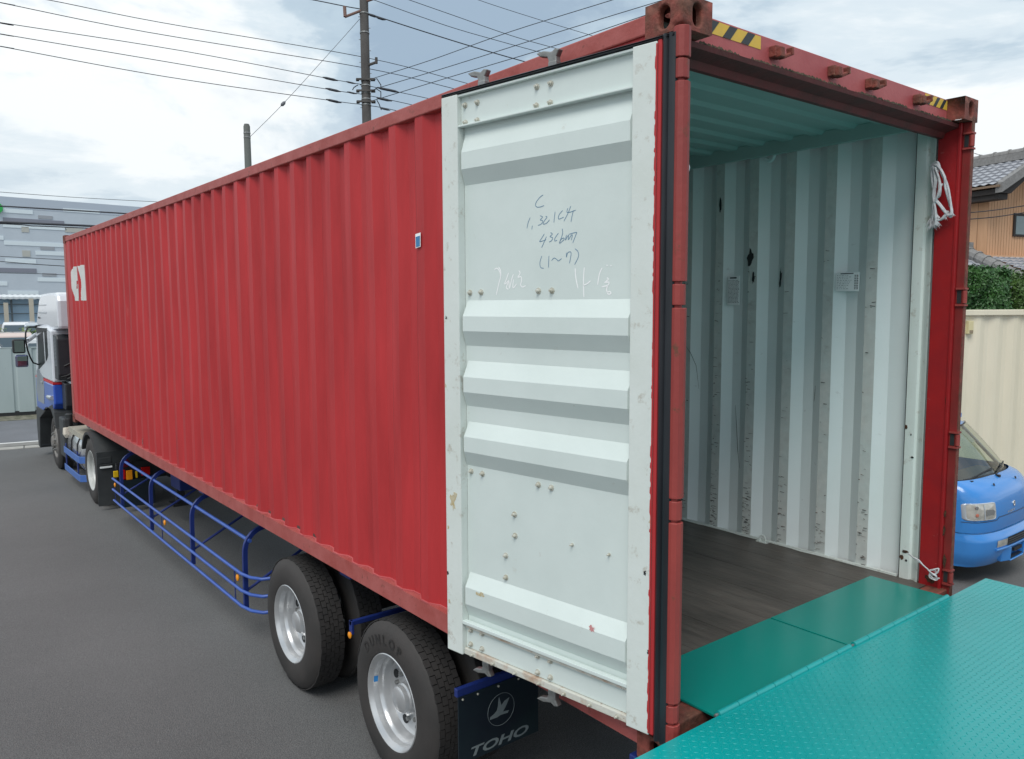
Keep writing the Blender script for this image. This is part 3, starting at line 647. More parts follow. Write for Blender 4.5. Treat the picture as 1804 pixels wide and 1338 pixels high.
# stains on the door
def dstain(u,v,ru,rz,m,n0,seed,name='stain'):
    rnd=random.Random(seed); c_=dp(u,v,n0); pts=[]
    for i in range(16):
        th=2*math.pi*i/16; k=1+.55*(rnd.random()-.5)*2; pts.append(D(c_[0]+ru*k*math.cos(th),n0,c_[1]+rz*k*math.sin(th)))
    MB().prism(pts,D(0,.0006,0)-D(0,0,0)).build(name,m,DOOR)
dstain(798,884,.018,.035,M['tan'],.0002,1); dstain(802,872,.010,.015,M['tan'],.0002,12); dstain(847,1048,.022,.010,M['tan'],c0+.0003,2)
dstain(1042,1107,.014,.012,mat('pink_stain',(.62,.28,.28),.6),c0+.0003,3)
for i,(u,v) in enumerate(((1145,920),(786,560),(785,680),(1136,1010),(790,930),(789,1010),(792,1060),(1142,1150))): dstain(u,v,.005,.008,M['scuff'] if i%2 else M['tan'],.0002,30+i,'chip')
mb=MB()   # jagged paint edge along the red door edge
rnd=random.Random(5); z=zB+.01
while z<zT-.02:
    h=.02+rnd.random()*.07; wdt=.001+rnd.random()*.006; mb.prism([D(-.001,.0006,z),D(wdt,.0006,z+h*.3),D(wdt*.8,.0006,z+h*.8),D(-.001,.0006,z+h)],D(0,.0005,0)-D(0,0,0)); z+=h
mb.build('ragged_paint_edge',M['red'],DOOR)
# ------------------------------------------------------------------ text helper
def text_mesh(s,size=1.,off=0.,shear=0.):
    cu=bpy.data.curves.new('t','FONT'); cu.body=s; cu.size=size; cu.offset=off; cu.shear=shear; cu.resolution_u=3
    o=bpy.data.objects.new('t',cu); sc.collection.objects.link(o); bpy.context.view_layer.update()
    me=bpy.data.meshes.new_from_object(o.evaluated_get(bpy.context.evaluated_depsgraph_get()))
    vs=[tuple(v.co) for v in me.vertices]; fs=[tuple(p_.vertices) for p_ in me.polygons]
    bpy.data.objects.remove(o); bpy.data.meshes.remove(me); bpy.data.curves.remove(cu); return vs,fs
# ================================================================== ROPES
def rope(name,strands,r,label,frays=(),loc=None):
    mb=MB(); rnd=random.Random(len(strands)*7)
    for s_ in list(strands)+[[tuple(Vector(p_)+Vector((-.003,rnd.uniform(-.008,.008),rnd.uniform(-.008,.008)))) for p_ in q_] for q_ in strands for _ in range(1 if r>.0035 else 0)]:
        P=[Vector(p_) for p_ in s_]; Q=[]
        for i in range(len(P)-1):
            p0,p1,p2,p3=P[max(i-1,0)],P[i],P[i+1],P[min(i+2,len(P)-1)]
            for t in (0,.25,.5,.75): Q.append(.5*((2*p1)+(p2-p0)*t+(2*p0-5*p1+4*p2-p3)*t*t+(3*p1-p0-3*p2+p3)*t**3))
        Q.append(P[-1]); mb.tube(Q,[r*(.85+.3*rnd.random()) for _ in Q],6)
    for c,ln,k in frays:
        c=Vector(c)
        for i in range(k):
            d=Vector((rnd.uniform(-.5,.5),rnd.uniform(-.6,.6),-1+rnd.random()*.5))*ln*rnd.uniform(.5,1); mb.tube([c,c+d*.5+Vector((0,rnd.uniform(-.004,.004),0)),c+d],[.0018,.0013,.0005],4)
    o=mb.build(name,M['rope'],smooth=60); o['label']=label; o['category']='rope'; return o
def rp(u,v,x): return tuple(px(u,v,0,x))
xk=2.335
rope('rope',[[rp(u,v,x) for u,v,x in L_] for L_ in (
 [(1641,292,xk),(1650,288,xk-.01),(1660,305,xk-.02),(1666,325,xk-.02),(1672,350,xk-.02),(1677,372,xk-.02),(1676,380,xk-.02)],
 [(1641,292,xk),(1652,292,xk-.02),(1664,312,xk-.03),(1667,328,xk-.02),(1674,365,xk-.01)],
 [(1642,294,xk),(1643,320,xk-.01),(1645,350,xk-.01),(1643,375,xk-.01),(1642,396,xk)],
 [(1644,293,xk-.01),(1647,320,xk-.02),(1645,345,xk-.02),(1648,370,xk-.02),(1651,398,xk-.01)],
 [(1648,296,xk-.02),(1655,322,xk-.03),(1652,345,xk-.03),(1646,360,xk-.02),(1648,380,xk-.01),(1655,388,xk-.01),(1664,380,xk-.01),(1670,372,xk-.01)],
 [(1660,325,xk-.02),(1657,330,xk-.03),(1654,345,xk-.02),(1650,352,xk-.02),(1660,365,xk-.02),(1668,375,xk-.01),(1676,383,xk-.01)],
 [(1652,296,xk-.01),(1650,318,xk-.02),(1647,340,xk-.02),(1647,372,xk-.01),(1655,385,xk-.01)])],.0062,
 'tangle of frayed white rope hanging high on the far rear post',
 [(rp(1640,384,xk),.07,50),(rp(1643,392,xk-.005),.055,40),(rp(1651,390,xk-.01),.045,30),(rp(1676,373,xk-.01),.04,36),(rp(1664,380,xk-.01),.03,24),(rp(1670,345,xk-.02),.012,20),(rp(1652,300,xk-.02),.015,20)])
rope('rope',[[rp(u,v,x) for u,v,x in L_] for L_ in (
 [(1601,976,xk),(1610,984,xk-.01),(1618,989,xk-.01),(1627,997,xk-.01),(1637,1006,xk-.01)],
 [(1612,983,xk),(1619,990,xk-.012)],
 [(1637,1005,xk-.01),(1646,1003,xk-.015),(1654,1002,xk-.01),(1650,1009,xk-.01),(1641,1012,xk-.01),(1638,1006,xk-.01)],
 [(1637,1006,xk-.01),(1640,1016,xk-.015),(1648,1020,xk-.01),(1655,1019,xk-.01)],
 [(1638,1008,xk-.02),(1645,1012,xk-.02),(1650,1016,xk-.01),(1643,1021,xk-.01),(1639,1012,xk-.01)])],.0036,
 'short white string knotted low on the far rear post beside the teal flap',[(rp(1640,1010,xk-.01),.03,18),(rp(1648,1004,xk-.01),.02,10),(rp(1617,988,xk-.01),.015,10)])
rope('rope',[[tuple(px(u,v,1,.10)) for u,v in ((1210,288),(1213,294),(1212,300),(1209,304))]],.006,'small white rope end poking out behind the near hinge post',[(tuple(px(1211,296,1,.10)),.02,8)])
# ================================================================== SEMI TRAILER
T=thing('semi_trailer',(1.22,6,G),'dark blue skeletal container trailer with tubular side guard and twin axles','trailer')
for x0 in (.72,1.60):
    mb=MB(); mb.box((x0,.25,-.10),(x0+.12,11.7,-.085)).box((x0+.05,.25,-.42),(x0+.07,9.0,-.10)).box((x0,.25,-.435),(x0+.12,9.0,-.42)).box((x0+.05,9.0,-.22),(x0+.07,11.7,-.10)).box((x0,9.0,-.235),(x0+.12,11.7,-.22)).build('chassis_beam',M['blue'],T)
for y in (.06,3.0,6.2,9.2,11.85):
    MB().box((.16 if y>.1 else .0,y,-.085),(W-.16,y+.16,-.006)).build('bolster',M['blue'],T,bevel=.004)
for y in (1.3,2.9,4.5,5.6,7.0,8.4,10.0): MB().box((.84,y,-.36),(1.60,y+.08,-.14)).build('crossmember',M['blue'],T)
MB().box((.05,.18,-.50),(W-.05,.26,-.38)).box((.75,.2,-.4),(.8,.25,-.1)).box((1.65,.2,-.4),(1.7,.25,-.1)).build('rear_bumper',M['blue'],T,bevel=.005)
WZ=G+.490
def make_wheel(parent,cx,cy,dirn,kind):
    """dirn: -1 = outer face towards -x. kind: 'dish' deep outer dual, 'flat' steering, 'inner'"""
    e=bpy.data.objects.new('wheel',None); sc.collection.objects.link(e); e.parent=parent; e.location=Vector((cx,cy,WZ))-parent.location
    ax=(-dirn,0,0)
    prof=[(.022,.287),(.008,.298),(.002,.325),(.000,.36),(.003,.40),(.010,.43),(.022,.452),(.030,.462),(.040,.478),(.052,.484)]
    full=prof+[(.26-h,r) for h,r in prof[::-1]]
    k=len(prof)-1
    mis=[1]*k+[2]+[1]*k
    mb=MB(); mb.lathe(full,(0,0,0),ax,56,mis=mis)
    # tread blocks
    rows=[(.040,.076),(.080,.114),(.118,.142),(.146,.180),(.184,.220)]; nb=62
    for ri,(h0,h1) in enumerate(rows):
        for i in range(nb):
            t0=2*math.pi*(i+(.5 if ri%2 else 0))/nb; t1=t0+2*math.pi/nb*.90; jit=.0015*(1 if i%2 else -1)
            def P(h,r,t): return Vector((ax[0]*h,math.sin(t)*r,math.cos(t)*r))
            vs=[]
            for r in (.4835,.4915):
                for h,t in ((h0+jit,t0),(h1+jit,t0),(h1+jit,t1),(h0+jit,t1)): vs.append(P(h,r,t))
            mb.add(vs,[(4,5,6,7),(0,1,5,4),(1,2,6,5),(2,3,7,6),(3,0,4,7)],0)
    mb.build('tyre',[M['tyre'],M['tyre_side'],M['tread_dark']],e,smooth=38,local=True)
    rm=MB(); rimm=M['rim'] if kind!='flat' else mat('dull_grey_brown_wheel',(.16,.145,.13),.6,.2,col2=(.26,.25,.24),scale=9)
    if kind=='flat':
        pr=[(.020,.289),(.010,.288),(.014,.275),(.035,.265),(.04,.235),(.02,.21),(.0,.17),(-.01,.13),(-.005,.115),(-.03,.11),(-.05,.08),(-.055,0)]
        pr=[(h+.0,r) for h,r in pr]
    else:
        pr=[(.022,.292),(.012,.293),(.008,.288),(.012,.281),(.026,.272),(.034,.262),(.052,.258),(.070,.256),(.082,.246),(.100,.242),(.120,.240),(.140,.234),(.152,.220),(.158,.195),(.152,.165),(.142,.150),(.138,.118),(.136,.094)]
    rm.lathe(pr,(0,0,0),ax,48); r_o=rm.build('rim',rimm if kind!='white' else M['rim_white'],e,smooth=30,local=True)
    if kind!='inner':
        if kind!='flat':
            hb=MB(); hb.lathe([(.15,.094),(.100,.092),(.092,.082),(.066,.078),(.058,.066),(.056,0)],(0,0,0),ax,28); hb.build('hub',rimm,e,smooth=35,local=True)
            for i in range(10):
                t=2*math.pi*i/10; c=Vector((ax[0]*.118,math.sin(t)*.138,math.cos(t)*.138)); MB().cyl(c,c+Vector((ax[0]*.026,0,0)),.014,6).build('wheel_nut',M['steel'],e,local=True)
            for i in range(8):
                ho=MB()
                t=2*math.pi*(i+.5)/8; pts=[]
                for j in range(12):
                    q=2*math.pi*j/12; rr=.194+.026*math.cos(q); tt=t+.15*math.sin(q); pts.append((ax[0]*.1485,math.sin(tt)*rr,math.cos(tt)*rr))
                ho.prism(pts,(ax[0]*.006,0,0)); ho.build('hand_hole',M['scuff'],e,local=True)
        else:
            for i in range(10):
                t=2*math.pi*i/10; c=Vector((ax[0]*.0,math.sin(t)*.15,math.cos(t)*.15)); MB().cyl(c,c-Vector((ax[0]*.035,0,0)),.015,6).build('wheel_nut',M['steel'],e,local=True)
    return e
def copy_wheel(src,parent,x,y,flip=False):
    c=copy_tree(src,parent); c.location=Vector((x,y,WZ))-parent.location
    if flip: c.rotation_euler=(0,0,math.pi)
    return c
wf=make_wheel(T,-.022,3.67,-1,'dish'); wr=copy_wheel(wf,T,-.022,2.15)
win=make_wheel(T,.29,3.67,-1,'inner'); copy_wheel(win,T,.29,2.15)
for y in (3.67,2.15): copy_wheel(wf,T,W+.022,y,True); copy_wheel(win,T,W-.29,y,True)
for y in (3.67,2.15):
    mb=MB(); mb.cyl((.12,y,WZ),(W-.12,y,WZ),.07,14); mb.build('axle',M['black'],T,smooth=40)
# raised tyre lettering and the blue paint mark
for i,ch in enumerate('DUNLOP'):
    vs,fs=text_mesh(ch,.088,.0022); cxm=(min(v[0] for v in vs)+max(v[0] for v in vs))/2
    ang=R_(-46+13.0*i)      # 0 = straight up, positive towards the rear
    mb=MB(); V=[]
    for (tx,ty,_) in vs:
        tx-=cxm; r=.350+ty*.95; a=ang+tx/.385
        V.append((-.0018,-math.sin(a)*r,math.cos(a)*r))
    mb.add(V,fs); mb.build('tyre_lettering',M['tyre'],wr,local=True)
mb=MB(); 
for k in range(3):
    t=R_(76+k*3); t2=R_(79+k*3)
    mb.add([(.036,math.sin(t)*.2595,math.cos(t)*.2595),(.062,math.sin(t)*.2545,math.cos(t)*.2545),(.062,math.sin(t2)*.2545,math.cos(t2)*.2545),(.036,math.sin(t2)*.2595,math.cos(t2)*.2595)],[(0,1,2,3)])
mb.build('blue_sticker',mat('bright_blue_sticker',(.02,.25,.65),.4),wr,local=True)
# mudflap behind the rear wheels
MB().box((-.008,1.445,-.262),(.56,1.475,-.216)).box((.5,1.45,-.26),(.84,1.47,-.22)).build('mudflap_bar',M['blue'],T,bevel=.004)
fl=MB().box((-.006,1.438,-.632),(.545,1.4445,-.258)).build('mudflap',M['flap'],T)
vs,fs=text_mesh('TOHO',1.,.028,.25)
x0=min(v[0] for v in vs); x1=max(v[0] for v in vs); y1=max(v[1] for v in vs)
MB().add([(.072+(a-x0)/(x1-x0)*.40,1.4365,-.612+b/y1*.052) for a,b,_ in vs],fs).build('lettering',M['print'],fl)
k6=lambda x,y: px(800+x/8.467,1180+y/8.467,1,1.4365)
bird=[(535,752),(540,715),(600,665),(640,610),(655,550),(660,480),(672,410),(700,505),(706,535),(750,470),(825,412),(800,480),(760,570),(730,625),(818,605),(800,645),(745,660),(690,680),(640,715)]
pts=[k6(*q) for q in bird]; mb=MB(); mb.prism(pts,(0,.001,0)); 
cc=(.277,-.4115); ring=[Vector((cc[0]+.0915*math.cos(t),1.4365,cc[1]+.0905*math.sin(t))) for t in [2*math.pi*i/40 for i in range(40)]]
mb.tube(ring,.0013,4,closed=True); mb.build('bird_emblem',M['print'],fl)
mb=MB()
for x in (.022,.12,.26,.4): mb.lathe([(0,.006),(.004,.006),(.006,0)],(x,1.438,-.275),(0,-1,0),10)
mb.build('rivets',M['bolt'],fl)
# angle bracket and amber lamp between the wheels
wy_=px(617,1066,0,0.).y; mb=MB(); mb.box((-.005,wy_-.02,-.262),(.75,wy_+.01,-.232)).box((-.005,wy_-.025,-.32),(.012,wy_+.015,-.232)).build('wheel_bracket',M['blue'],T,bevel=.003)
lp=px(623,1085,0,-.008); lp.y=wy_-.005; lp.z=-.325; MB().lathe([(0,.020),(.008,.022),(.014,.012),(.014,0)],(-.006,lp.y,lp.z),(-1,0,0),18).build('marker_lamp',M['orange'],T,smooth=40)
# side guard
SG=bpy.data.objects.new('side_guard',None); sc.collection.objects.link(SG); SG.parent=T; SG.location=Vector((.05,7,-.4))-T.location
LY=[9.25,7.80,6.24,4.75]
for i,y in enumerate(LY):
    mb=MB(); P=[(.95,.0),(.48,-.055),(.24,-.10)]+[(.24-.19*math.sin(t),-.29+.19*math.cos(t)) for t in [R_(a) for a in (10,25,40,55,70,85)]]+[(.048,-.34),(.046,-.55),(.045,-.785)]
    P=[(x,z-.0) for x,z in P]; o=len(mb.v)
    for k,(x,z) in enumerate(P):
        a=Vector(P[max(k-1,0)]);b=Vector(P[min(k+1,len(P)-1)]);t=(b-a).normalized();nn=Vector((-t.y,t.x))*.019
        if k==0: nn*=2.2
        if k==1: nn*=1.4
        for sgn in (1,-1):
            for yy in (y-.016,y+.016): mb.v.append((x+nn.x*sgn,yy,z+nn.y*sgn))
    for k in range(len(P)-1):
        b_=o+4*k
        for f in ((0,1,5,4),(1,3,7,5),(3,2,6,7),(2,0,4,6)): mb.f.append(tuple(b_+q for q in f)); mb.m.append(0)
    mb.f.append(tuple(o+4*(len(P)-1)+q for q in (0,1,3,2))); mb.m.append(0)
    mb.tube([(.045,y,-.64),(.78,y,-.26)],.013,8)
    mb.build('guard_bracket',M['blue'],SG,smooth=40)
for z,yr,yf in ((-.478,4.70,9.60),(-.628,4.72,9.62),(-.768,4.72,9.58)):
    P=[(.40,4.46,z+.015),(.30,4.45,z+.01),(.20,4.455,z+.005),(.10,4.50,z),(.04,4.60,z),(.012,4.75,z)]+[(.012,4.75+(yf-4.75)*k/6,z) for k in range(1,7)]
    MB().tube(P,.0145,10).build('guard_tube',M['blue_tube'],SG,smooth=50)
MB().tube([(.085,4.715,-.197),(.085,6.9,-.197),(.085,9.15,-.197)],.0165,10).build('guard_tube',M['blue_tube'],SG,smooth=50)
for y in (9.50,7.25,4.93):
    mb=MB(); mb.cyl((.016,y,-.768),(.016,y,-.50),.005,6); mb.build('lamp_stalk',M['blue'],SG)
for u,v in ((201.5,855),(289,921.5),(417,1018.5)):
    p_=px(u,v,0,-.008); MB().lathe([(-.004,.0),(-.004,.028),(.004,.030),(.010,.022),(.013,0)],(.0,p_.y,p_.z),(-1,0,0),18).build('marker_lamp',M['orange'],SG,smooth=40)
# landing gear and air tank
mb=MB(); 
for x in (.66,1.68): mb.box((x,9.0,-.80),(x+.10,9.12,-.12)).box((x-.07,8.93,-.83),(x+.17,9.19,-.80))
mb.cyl((.7,9.06,-.45),(1.75,9.06,-.45),.02,8); mb.build('landing_gear',M['black'],T,bevel=.004)
mb=MB(); mb.tube([(.60,6.9,-.25),(.60,6.95,-.25),(.60,7.7,-.25),(.60,7.75,-.25)],[.08,.11,.11,.08],16); mb.build('air_tank',M['blue'],T,smooth=50)
MB().box((.52,8.35,-.50),(.74,8.75,-.22)).build('tool_box',M['blue'],T,bevel=.01)
# ================================================================== TRACTOR
K=thing('tractor_truck',(1.22,13,G),'white and blue cab-over tractor truck coupled to the front of the trailer','truck')
def xprism(poly,x0,x1,mb=None,mi=0):   # poly in (y,z), extruded along x
    mb=mb or MB(); mb.prism([(x0,y,z) for y,z in poly],(x1-x0,0,0),mi); return mb
CX0,CX1=-.02,2.458
cab=xprism([(13.74,.50),(13.74,1.40),(14.2,1.46),(15.30,1.44),(15.50,.90),(15.72,.50)],CX0,CX1).build('cab_body',M['cabwhite'],K,bevel=.03)
xprism([(13.75,.462),(13.75,.499),(15.725,.499),(15.735,.462)],CX0-.002,CX1+.002).build('stripe',M['stripe_red'],K)
xprism([(13.75,.12),(13.75,.461),(15.74,.461),(15.80,-.12),(14.9,-.14),(14.6,-.02),(13.9,-.02)],CX0,CX1).build('cab_lower_panel',M['cabblue'],K,bevel=.025)
xprism([(13.78,-.03),(13.95,.10),(14.95,-.10),(15.82,-.12),(15.86,-.45),(15.80,-.88),(15.62,-.90),(15.50,-.50),(15.45,-.30),(14.75,-.10),(14.62,-.02),(14.1,.0),(13.80,-.16),(13.70,-.30)],CX0-.012,.32).build('wheel_arch',M['flap_grey'],K,bevel=.01)
xprism([(15.60,-.88),(15.84,-.86),(15.90,-.40),(15.84,-.12),(15.62,-.12)],CX0-.005,CX1+.005).build('front_bumper',M['grey_dark'],K,bevel=.03)
# side windows
def sidepoly(name,poly,x,th,m,parent,bevel=0): return xprism(poly,x,x-th).build(name,m,parent,bevel=bevel)
sidepoly('side_window',[(15.18,1.28),(14.52,1.36),(14.50,.80),(15.33,.62)],CX0+.002,.004,M['glass_dark'],K)
sidepoly('side_window',[(14.40,1.37),(14.10,1.38),(14.10,.96),(14.22,.88),(14.40,.83)],CX0+.002,.004,M['glass_dark'],K)
sidepoly('window_pillar_trim',[(15.30,1.42),(14.08,1.43),(14.08,1.385),(15.25,1.31)],CX0+.002,.010,M['black'],K)
xprism([(15.36,1.32),(15.54,.86),(15.72,.55),(15.735,.57),(15.56,.90),(15.39,1.34)],.12,CX1-.12).build('windscreen',M['glass_dark'],K)
sidepoly('door_handle_recess',[(15.62,.44),(15.55,.60),(15.35,.66),(14.80,.52),(14.74,.30),(14.85,.02),(15.55,.02),(15.68,.2)],CX0+.002,.006,M['grey_mid'],K)
MB().box((CX0-.022,14.85,.40),(CX0-.006,15.02,.43)).build('door_handle',M['chrome'],K,bevel=.005)
mb=MB(); mb.tube([(CX0-.005,14.45,.20),(CX0-.02,14.30,.21),(CX0-.03,14.05,.22),(CX0-.02,13.80,.23)],[.01,.028,.04,.034],12); mb.build('side_marker_fairing',M['silvercar'],K,smooth=60)
# wind deflector on the roof
mb=MB(); 
prof=[(13.25,1.43),(13.22,1.90),(13.30,2.02),(13.45,2.045),(14.35,2.045),(14.9,2.035),(15.15,1.96),(15.45,1.70),(15.66,1.47),(15.4,1.43),(14.3,1.44),(14.0,1.40)]
xprism(prof,.03,CX1-.03,mb); mb.build('wind_deflector',M['cabwhite'],K,bevel=.05)
for z0 in (1.70,1.84):
    MB().box((.022,14.35,z0-.01),(.034,15.25,z0)).build('deflector_groove',M['grey_mid'],K)
xprism([(15.30,1.585),(15.02,1.60),(15.32,1.62)],.02,.032).build('deflector_slot',M['black'],K)
mb=MB()
for i in range(5): mb.box((.2+i*.5,13.205,1.50),(.22+i*.5,13.23,1.98))
mb.build('deflector_rib',M['silvercar'],K)
# black panels behind the cab
mb=MB(); xprism([(13.40,.56),(13.36,.66),(13.36,1.26),(13.42,1.33),(13.735,1.33),(13.735,.56)],.012,.86,mb); bp=mb.build('rear_screen_panel',M['black2'],K,bevel=.02)
mb=MB()
for i in range(22):
    for j in range(3): mb.box((.005,13.46+j*.085,.80+i*.023),(.013,13.51+j*.085,.808+i*.023))
mb.build('grille_slots',M['grey_mid'],bp)
mb=MB(); mb.tube([(.10,13.352,.80),(.22,13.35,.86),(.28,13.348,.90),(.30,13.348,.84),(.30,13.348,.76),(.22,13.35,.68),(.14,13.35,.64),(.05,13.352,.62)],.012,6); mb.tube([(.22,13.35,.62),(.14,13.35,.58)],.014,6)
mb.lathe([(0,.018),(.006,0)],(.24,13.356,1.08),(0,-1,0),10); mb.lathe([(0,.018),(.006,0)],(.34,13.356,.62),(0,-1,0),10); mb.build('hose',M['black'],bp,smooth=50)
xprism([(13.42,.04),(13.38,.12),(13.36,.50),(13.70,.52),(13.70,.04)],.10,.95).build('battery_cover',M['black2'],K,bevel=.02)
MB().box((.16,13.2,.50),(.95,13.6,.535)).build('cover_lid',M['grey_mid'],K,bevel=.01)
# under-cab clutter
mb=MB(); mb.tube([(.10,13.15,-.60),(.10,13.15,-.10),(.10,13.15,.0),(.10,13.15,.02)],[.05,.05,.062,.04],14); mb.build('air_intake_pipe',M['flap_grey'],K,smooth=50)
MB().box((.25,12.9,-.15),(.9,13.4,.02)).build('gearbox_cover',mat('rusty_brown_metal',(.09,.05,.04),.8),K,bevel=.02)
MB().box((-.012,13.02,-.72),(.10,13.44,-.05)).build('front_mudguard',M['flap_grey'],K,bevel=.03)
mb=MB(); mb.tube([(.02,12.98,-.20),(.02,12.98,-.30),(.03,13.0,-.36)],[.045,.055,.03],10); mb.build('filler_cap',mat('cream_cap',(.72,.66,.56),.5),K,smooth=40)
mb=MB(); P=[]
prof=[]
for t in range(20):
    a=2*math.pi*t/20; cxx=.33+.31*(abs(math.cos(a))**.6)*(1 if math.cos(a)>0 else -1); czz=-.50+.30*(abs(math.sin(a))**.6)*(1 if math.sin(a)>0 else -1); prof.append((cxx,czz))
rows=[[((x-.33)*k+.33,y,(z+.5)*k-.5) for x,z in prof+[prof[0]]] for y,k in ((11.78,.001),(11.78,.85),(11.80,.96),(11.85,1),(12.92,1),(12.97,.96),(12.99,.85),(12.99,.001))]
mb.grid(rows); tk=mb.build('fuel_tank',M['alu'],K,smooth=40)
for y in (12.05,12.55):
    mb=MB(); mb.tube([((x-.33)*1.015+.33,y,(z+.5)*1.015-.5) for x,z in prof],.014,4,closed=True); mb.build('tank_strap',M['black'],tk)
for z in (-.50,-.79):
    mb=MB(); mb.prism([(.10,11.62,z),(-.02,11.72,z),(-.028,11.9,z),(-.028,13.0,z),(-.02,13.0,z),(-.015,11.9,z),(-.005,11.74,z),(.10,11.65,z)],(0,0,-.105)); mb.build('side_rail',M['blue_step'],K,bevel=.004)
for y in (11.9,12.9): MB().box((-.014,y,-.9),(.0,y+.05,-.45)).build('rail_stay',M['blue'],K)
mb=MB(); mb.box((.03,11.15,-.175),(.72,12.75,-.155)); 
for i in range(4): mb.box((.03,11.2+i*.0,-.15),(.72,12.7,-.146)) if i==0 else mb.box((.10+.15*i,11.2,-.146),(.13+.15*i,12.7,-.135))
mb.box((.02,11.15,-.235),(.035,12.75,-.15)); mb.build('deck_plate',M['plate'],K,bevel=.003)
for x in (.80,1.56): MB().box((x,9.9,-.62),(x+.08,15.5,-.36)).build('chassis_beam',M['black'],K)
MB().box((.85,10.3,-.36),(1.6,11.4,-.24)).build('fifth_wheel',M['black'],K,bevel=.02)
# drive wheels and front wheels
dw=make_wheel(K,-.025,10.85,-1,'white'); di=copy_wheel(win,K,.29,10.85)
copy_wheel(dw,K,W+.025,10.85,True); copy_wheel(win,K,W-.29,10.85,True)
fw=make_wheel(K,-.0,14.05,-1,'flat'); copy_wheel(fw,K,W+.0,14.05,True)
# rear mudguard
mb=MB(); arc=[R_(a) for a in range(-62,68,8)]
rows=[]
for r in (.545,.555):
    rows.append([(-.03,10.85-math.sin(t)*r,WZ+math.cos(t)*r) for t in arc]); 
ring=lambda x,r:[(x,10.85-math.sin(t)*r,WZ+math.cos(t)*r) for t in arc]
mb.grid([ring(-.04,.53),ring(-.045,.565),ring(.10,.575),ring(.58,.575)]); mb.grid([ring(-.04,.53),ring(.58,.555)],flip=True)
mb.build('mudguard',M['flap_grey'],K,smooth=50)
mb=MB(); mb.box((-.045,10.27,-.42),(.60,10.32,-.22)); mb.box((-.02,10.262,-.385),(.14,10.272,-.30)); mb.box((-.0,10.255,-.415),(.15,10.27,-.395)); mb.build('mudguard_bracket',M['flap_grey'],K,bevel=.006)
MB().box((-.01,10.252,-.448),(.145,10.268,-.425)).build('reflector',M['sticker'],K)
MB().box((-.045,10.275,-.985),(.58,10.295,-.42)).build('mudflap',M['flap_grey'],K)
# tail lamps of the tractor
MB().box((.15,10.02,-.62),(.95,10.08,-.36)).build('lamp_bar',M['black'],K)
def lamp(nm,u0,v0,u1,v1,y,m):
    a=px(u0,v0,1,y); b=px(u1,v1,1,y); MB().box((a.x,y,b.z),(b.x,y+.03,a.z)).build(nm,m,K,bevel=.006)
lamp('marker_lamp',200,831,209,841,9.99,M['yellow']); lamp('tail_lamp',216,829,222,845,9.98,M['red_lens']); lamp('indicator_lamp',222.5,830,234,845,9.97,M['orange']); lamp('tail_lamp',249,824,265,837,9.98,M['red_lens']); lamp('indicator_lamp',239,831,243,842,9.98,M['yellow'])
c=px(220,816,1,10.0); MB().lathe([(0,.06),(.02,.06),(.024,0)],(c.x,10.0,c.z),(0,-1,0),18).build('round_reflector',M['red_refl'],K,smooth=40)
MB().box((.20,9.96,-.98),(.62,9.975,-.60)).build('mudflap',M['flap'],K)
# door mirrors on arms
mb=MB(); mb.tube([(.05,15.35,1.43),(-.10,15.25,1.43),(-.18,15.15,1.42),(-.215,15.13,1.33),(-.225,15.12,1.2),(-.20,15.12,1.0),(-.16,15.14,.86),(-.12,15.16,.77),(-.03,15.25,.73)],.014,8)
mb.tube([(-.02,15.3,1.43),(.10,15.4,1.42)],.035,8); mb.tube([(-.215,15.12,1.20),(-.17,15.14,1.20)],.012,6); mb.build('mirror_arm',M['black'],K,smooth=50)
def mirror(x0,x1,z0,z1,y,m,gz=0.):
    o=MB().box((x0,y,z0),(x1,y+.10,z1)).build('wing_mirror',m,K,bevel=.03); MB().obox((x0+.028,y-.006,z0+.026+gz),(x1-x0-.056,-.045,0),(0,.045,0),(0,.0,z1-z0-.052-gz)).build('mirror_glass',M['mirror'],o,bevel=.001)
mirror(-.44,-.235,.955,1.215,15.08,M['black']); mirror(-.405,-.20,.70,.93,15.08,mat('dark_chrome',(.25,.25,.36),.12,.9),.09)
# sun visor / quarter fairing (white) at the front corner
mb=MB(); mb.tube([(-.03,15.20,1.30),(-.12,15.45,1.20),(-.19,15.62,1.12)],[.035,.045,.03],8); mb.build('side_visor',M['cabwhite'],K,smooth=60)
# ================================================================== LOADING PLATFORM
P0=thing('loading_ramp',(1.22,-2.5,G),'teal steel loading ramp with checker plate deck butted against the open container','ramp')
px0,px1,pz=-.285,2.705,.205
mb=MB(); mb.box((px0,-5.2,pz-.02),(px1,-.062,pz)).build('deck_plate',M['teal_plate'],P0)
mb=MB(); 
pit=.0262; ny=int(2.7/pit); nx=int((px1-px0)/pit)
for j in range(ny):
    for i in range(nx):
        x=px0+.03+i*pit; y=-.095-j*pit
        if x>px1-.02: continue
        a=R_(45) if (i+j)%2 else R_(-45); c_,s_=math.cos(a),math.sin(a); l_,w_,h=.0095,.0026,.0014
        pts=[(-l_,0),(0,-w_),(l_,0),(0,w_)]; q=[(x+u*c_-v*s_,y+u*s_+v*c_,pz+.0002) for u,v in pts]
        t=[(x+u*.55*c_-v*.5*s_,y+u*.55*s_+v*.5*c_,pz+h) for u,v in pts]
        mb.add(q+t,[(4,5,6,7),(0,1,5,4),(1,2,6,5),(2,3,7,6),(3,0,4,7)])
mb.build('tread_pattern',mat('teal_tread_paint',(.001,.34,.335),.42,spec=.45),P0)
MB().box((px0,-5.2,pz-.20),(px0+.02,-.062,pz-.021)).box((px1-.02,-5.2,pz-.20),(px1,-.062,pz-.021)).box((px0+.02,-.082,pz-.20),(px1-.02,-.062,pz-.021)).build('edge_beam',M['teal_plate'],P0)
